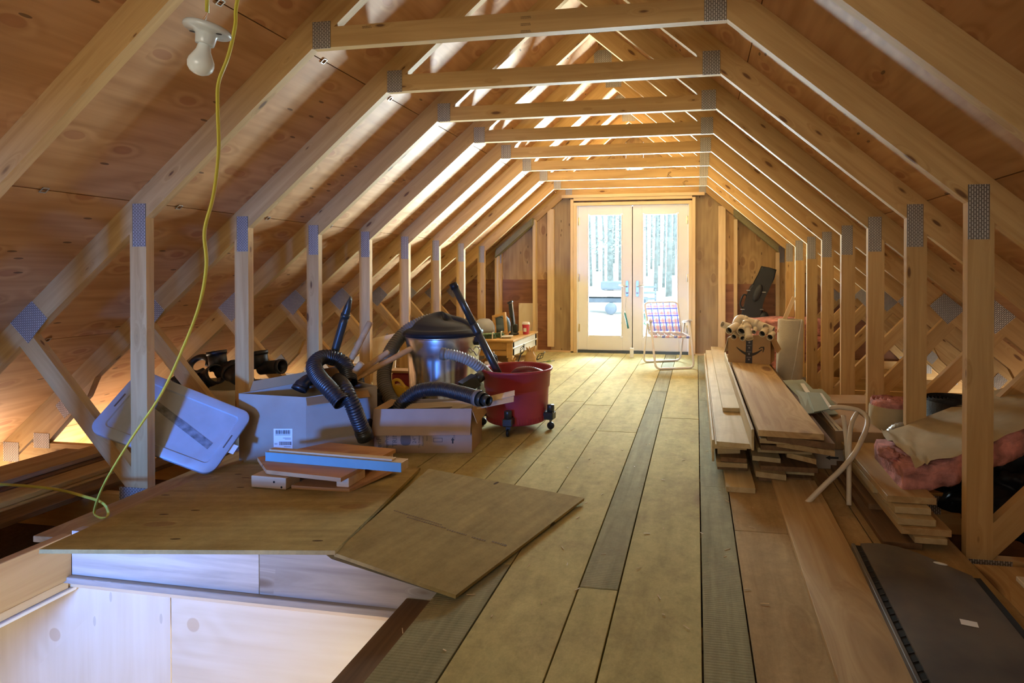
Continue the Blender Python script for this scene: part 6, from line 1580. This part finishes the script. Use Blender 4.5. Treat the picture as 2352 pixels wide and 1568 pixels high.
# wood shavings on the boards
bm = bmesh.new(); rnd = random.Random(3)
for k in range(90):
    x, y = rnd.uniform(-.85,.30), rnd.uniform(1.3,4.5); a = rnd.uniform(0,pi); l = rnd.uniform(.006,.028)
    bbox(bm, (x,y,.0022), (l, rnd.uniform(.0015,.004), .0012), 0, Euler((rnd.uniform(-.2,.2),rnd.uniform(-.1,.1),a)).to_matrix())
tag(finish('wood_shavings', bm, M['stud']), 'small pale wood shavings scattered on the floor boards', 'shavings', None, 'stuff')

# ------------------------------------------------------------------ outdoors
M['ground'] = plain('sunlit_pale_ground', (0.80,0.80,0.76), 0.9, var=0.05, vscale=0.8)
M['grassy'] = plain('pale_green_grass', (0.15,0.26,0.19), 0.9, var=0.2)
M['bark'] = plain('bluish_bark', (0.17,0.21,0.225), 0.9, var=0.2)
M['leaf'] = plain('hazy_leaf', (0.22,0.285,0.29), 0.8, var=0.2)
bm = bmesh.new()
nx = 24
ysq = [-14 + 21.2*i/8 for i in range(9)] + [7.35, 7.6] + [7.6+52*((i/28)**1.6) for i in range(1, 29)]
def gz(x, y):
    if y <= 7.36: return -2.75
    return -0.34 + max(0, y-13)*0.045 + 0.12*sin(x*0.7+y*0.35)*min(1, max(0, (y-9)/6)) + max(0, y-24)*0.10
grid = [[bm.verts.new((-30+60*i/nx, y, gz(-30+60*i/nx, y))) for i in range(nx+1)] for y in ysq]
for a, b in zip(grid, grid[1:]):
    for i in range(nx): bm.faces.new((a[i], a[i+1], b[i+1], b[i]))
tag(finish('ground', bm, M['ground'], smooth=True), 'bright sunlit clearing outside the doors', None, None, 'structure')
rnd = random.Random(12)
def tree(x, y, h, r, crown, label):
    z = gz(x, y)-.1; t = thing('tree', label, 'tree', (x,y,z), group='trees beyond the clearing')
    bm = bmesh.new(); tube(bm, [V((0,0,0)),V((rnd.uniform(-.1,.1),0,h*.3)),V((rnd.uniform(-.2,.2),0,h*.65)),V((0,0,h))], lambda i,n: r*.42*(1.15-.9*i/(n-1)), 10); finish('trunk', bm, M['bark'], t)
    bm = bmesh.new()
    for k in range(crown):
        f = rnd.uniform(.12,1); a = rnd.uniform(0,2*pi); rad = (1.15-f)*h*.16+.25; p = V((rad*cos(a)*rnd.random(), rad*sin(a)*rnd.random(), h*f))
        for _ in range(30):
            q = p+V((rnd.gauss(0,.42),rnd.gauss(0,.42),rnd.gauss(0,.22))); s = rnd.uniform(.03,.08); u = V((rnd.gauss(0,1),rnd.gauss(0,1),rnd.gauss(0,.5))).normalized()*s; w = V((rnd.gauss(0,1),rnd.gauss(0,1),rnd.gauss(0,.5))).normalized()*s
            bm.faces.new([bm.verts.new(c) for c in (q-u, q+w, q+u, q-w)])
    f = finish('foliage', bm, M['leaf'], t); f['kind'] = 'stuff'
lab = ['thin tree seen through the upper part of a door pane','tall bluish tree beyond the sunlit clearing']
ORD = ['first','second','third','fourth','fifth','sixth','seventh','eighth','ninth','tenth']
trees = [(1358,26,.14,9),(1372,30,.16,11),(1386,24,.12,9),(1402,22,.28,11),(1409,33,.16,11),(1424,27,.16,10),(1486,28,.10,9),(1496,31,.13,10),(1506,24,.20,10),(1514,33,.12,10),(1524,25,.14,10),(1536,22,.26,11),(1546,29,.2,10),(1556,32,.14,11),(1340,33,.2,11),(1448,34,.2,11)]
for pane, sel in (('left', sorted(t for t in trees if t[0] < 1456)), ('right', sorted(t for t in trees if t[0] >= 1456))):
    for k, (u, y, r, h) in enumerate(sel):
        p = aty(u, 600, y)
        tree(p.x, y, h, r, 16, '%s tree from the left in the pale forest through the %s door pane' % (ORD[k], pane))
# parked flatbed, rack and grass
p = aty(1402, 640, 17.5)
t = thing('parked_trailer', 'pale parked flatbed trailer in the clearing seen through the left door', 'trailer', (p.x,17.5,gz(p.x,17.5)))
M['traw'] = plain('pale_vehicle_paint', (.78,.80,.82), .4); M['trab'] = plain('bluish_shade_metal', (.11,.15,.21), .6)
bm = bmesh.new(); bbox(bm, (.1,0,.62), (2.3,1.2,.16), .02); finish('deck', bm, M['traw'], t)
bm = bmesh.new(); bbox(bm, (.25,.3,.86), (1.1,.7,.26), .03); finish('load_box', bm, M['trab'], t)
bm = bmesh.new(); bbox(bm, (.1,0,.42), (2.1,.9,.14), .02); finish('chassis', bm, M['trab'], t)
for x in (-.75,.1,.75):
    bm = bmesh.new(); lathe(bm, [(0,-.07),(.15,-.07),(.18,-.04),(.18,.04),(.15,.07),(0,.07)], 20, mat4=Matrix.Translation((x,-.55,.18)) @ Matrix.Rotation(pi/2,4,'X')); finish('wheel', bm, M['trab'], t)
p = aty(1490, 640, 16.0)
t = thing('wooden_rack', 'leaning slatted rack outdoors seen through the right door', 'rack', (p.x,16,gz(p.x,16)), (radians(-12),0,0))
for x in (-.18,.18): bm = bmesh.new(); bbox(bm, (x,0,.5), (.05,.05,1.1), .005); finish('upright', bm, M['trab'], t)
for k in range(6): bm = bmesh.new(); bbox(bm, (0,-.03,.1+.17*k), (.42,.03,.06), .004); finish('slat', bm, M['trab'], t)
bm = bmesh.new()
p = aty(1530, 652, 15.2)
for k in range(2600):
    x, y = p.x+rnd.uniform(-1.1,1.0), 15.2+rnd.uniform(-.8,1.4); z = gz(x,y); h = rnd.uniform(.06,.2); a = rnd.uniform(0,pi)
    bm.faces.new([bm.verts.new(c) for c in ((x-.02*cos(a),y-.02*sin(a),z),(x+.02*cos(a),y+.02*sin(a),z),(x+rnd.gauss(0,.03),y+rnd.gauss(0,.03),z+h))])
tag(finish('grass_patch', bm, M['grassy']), 'patch of green grass outdoors by the leaning rack', 'grass', None, 'stuff')
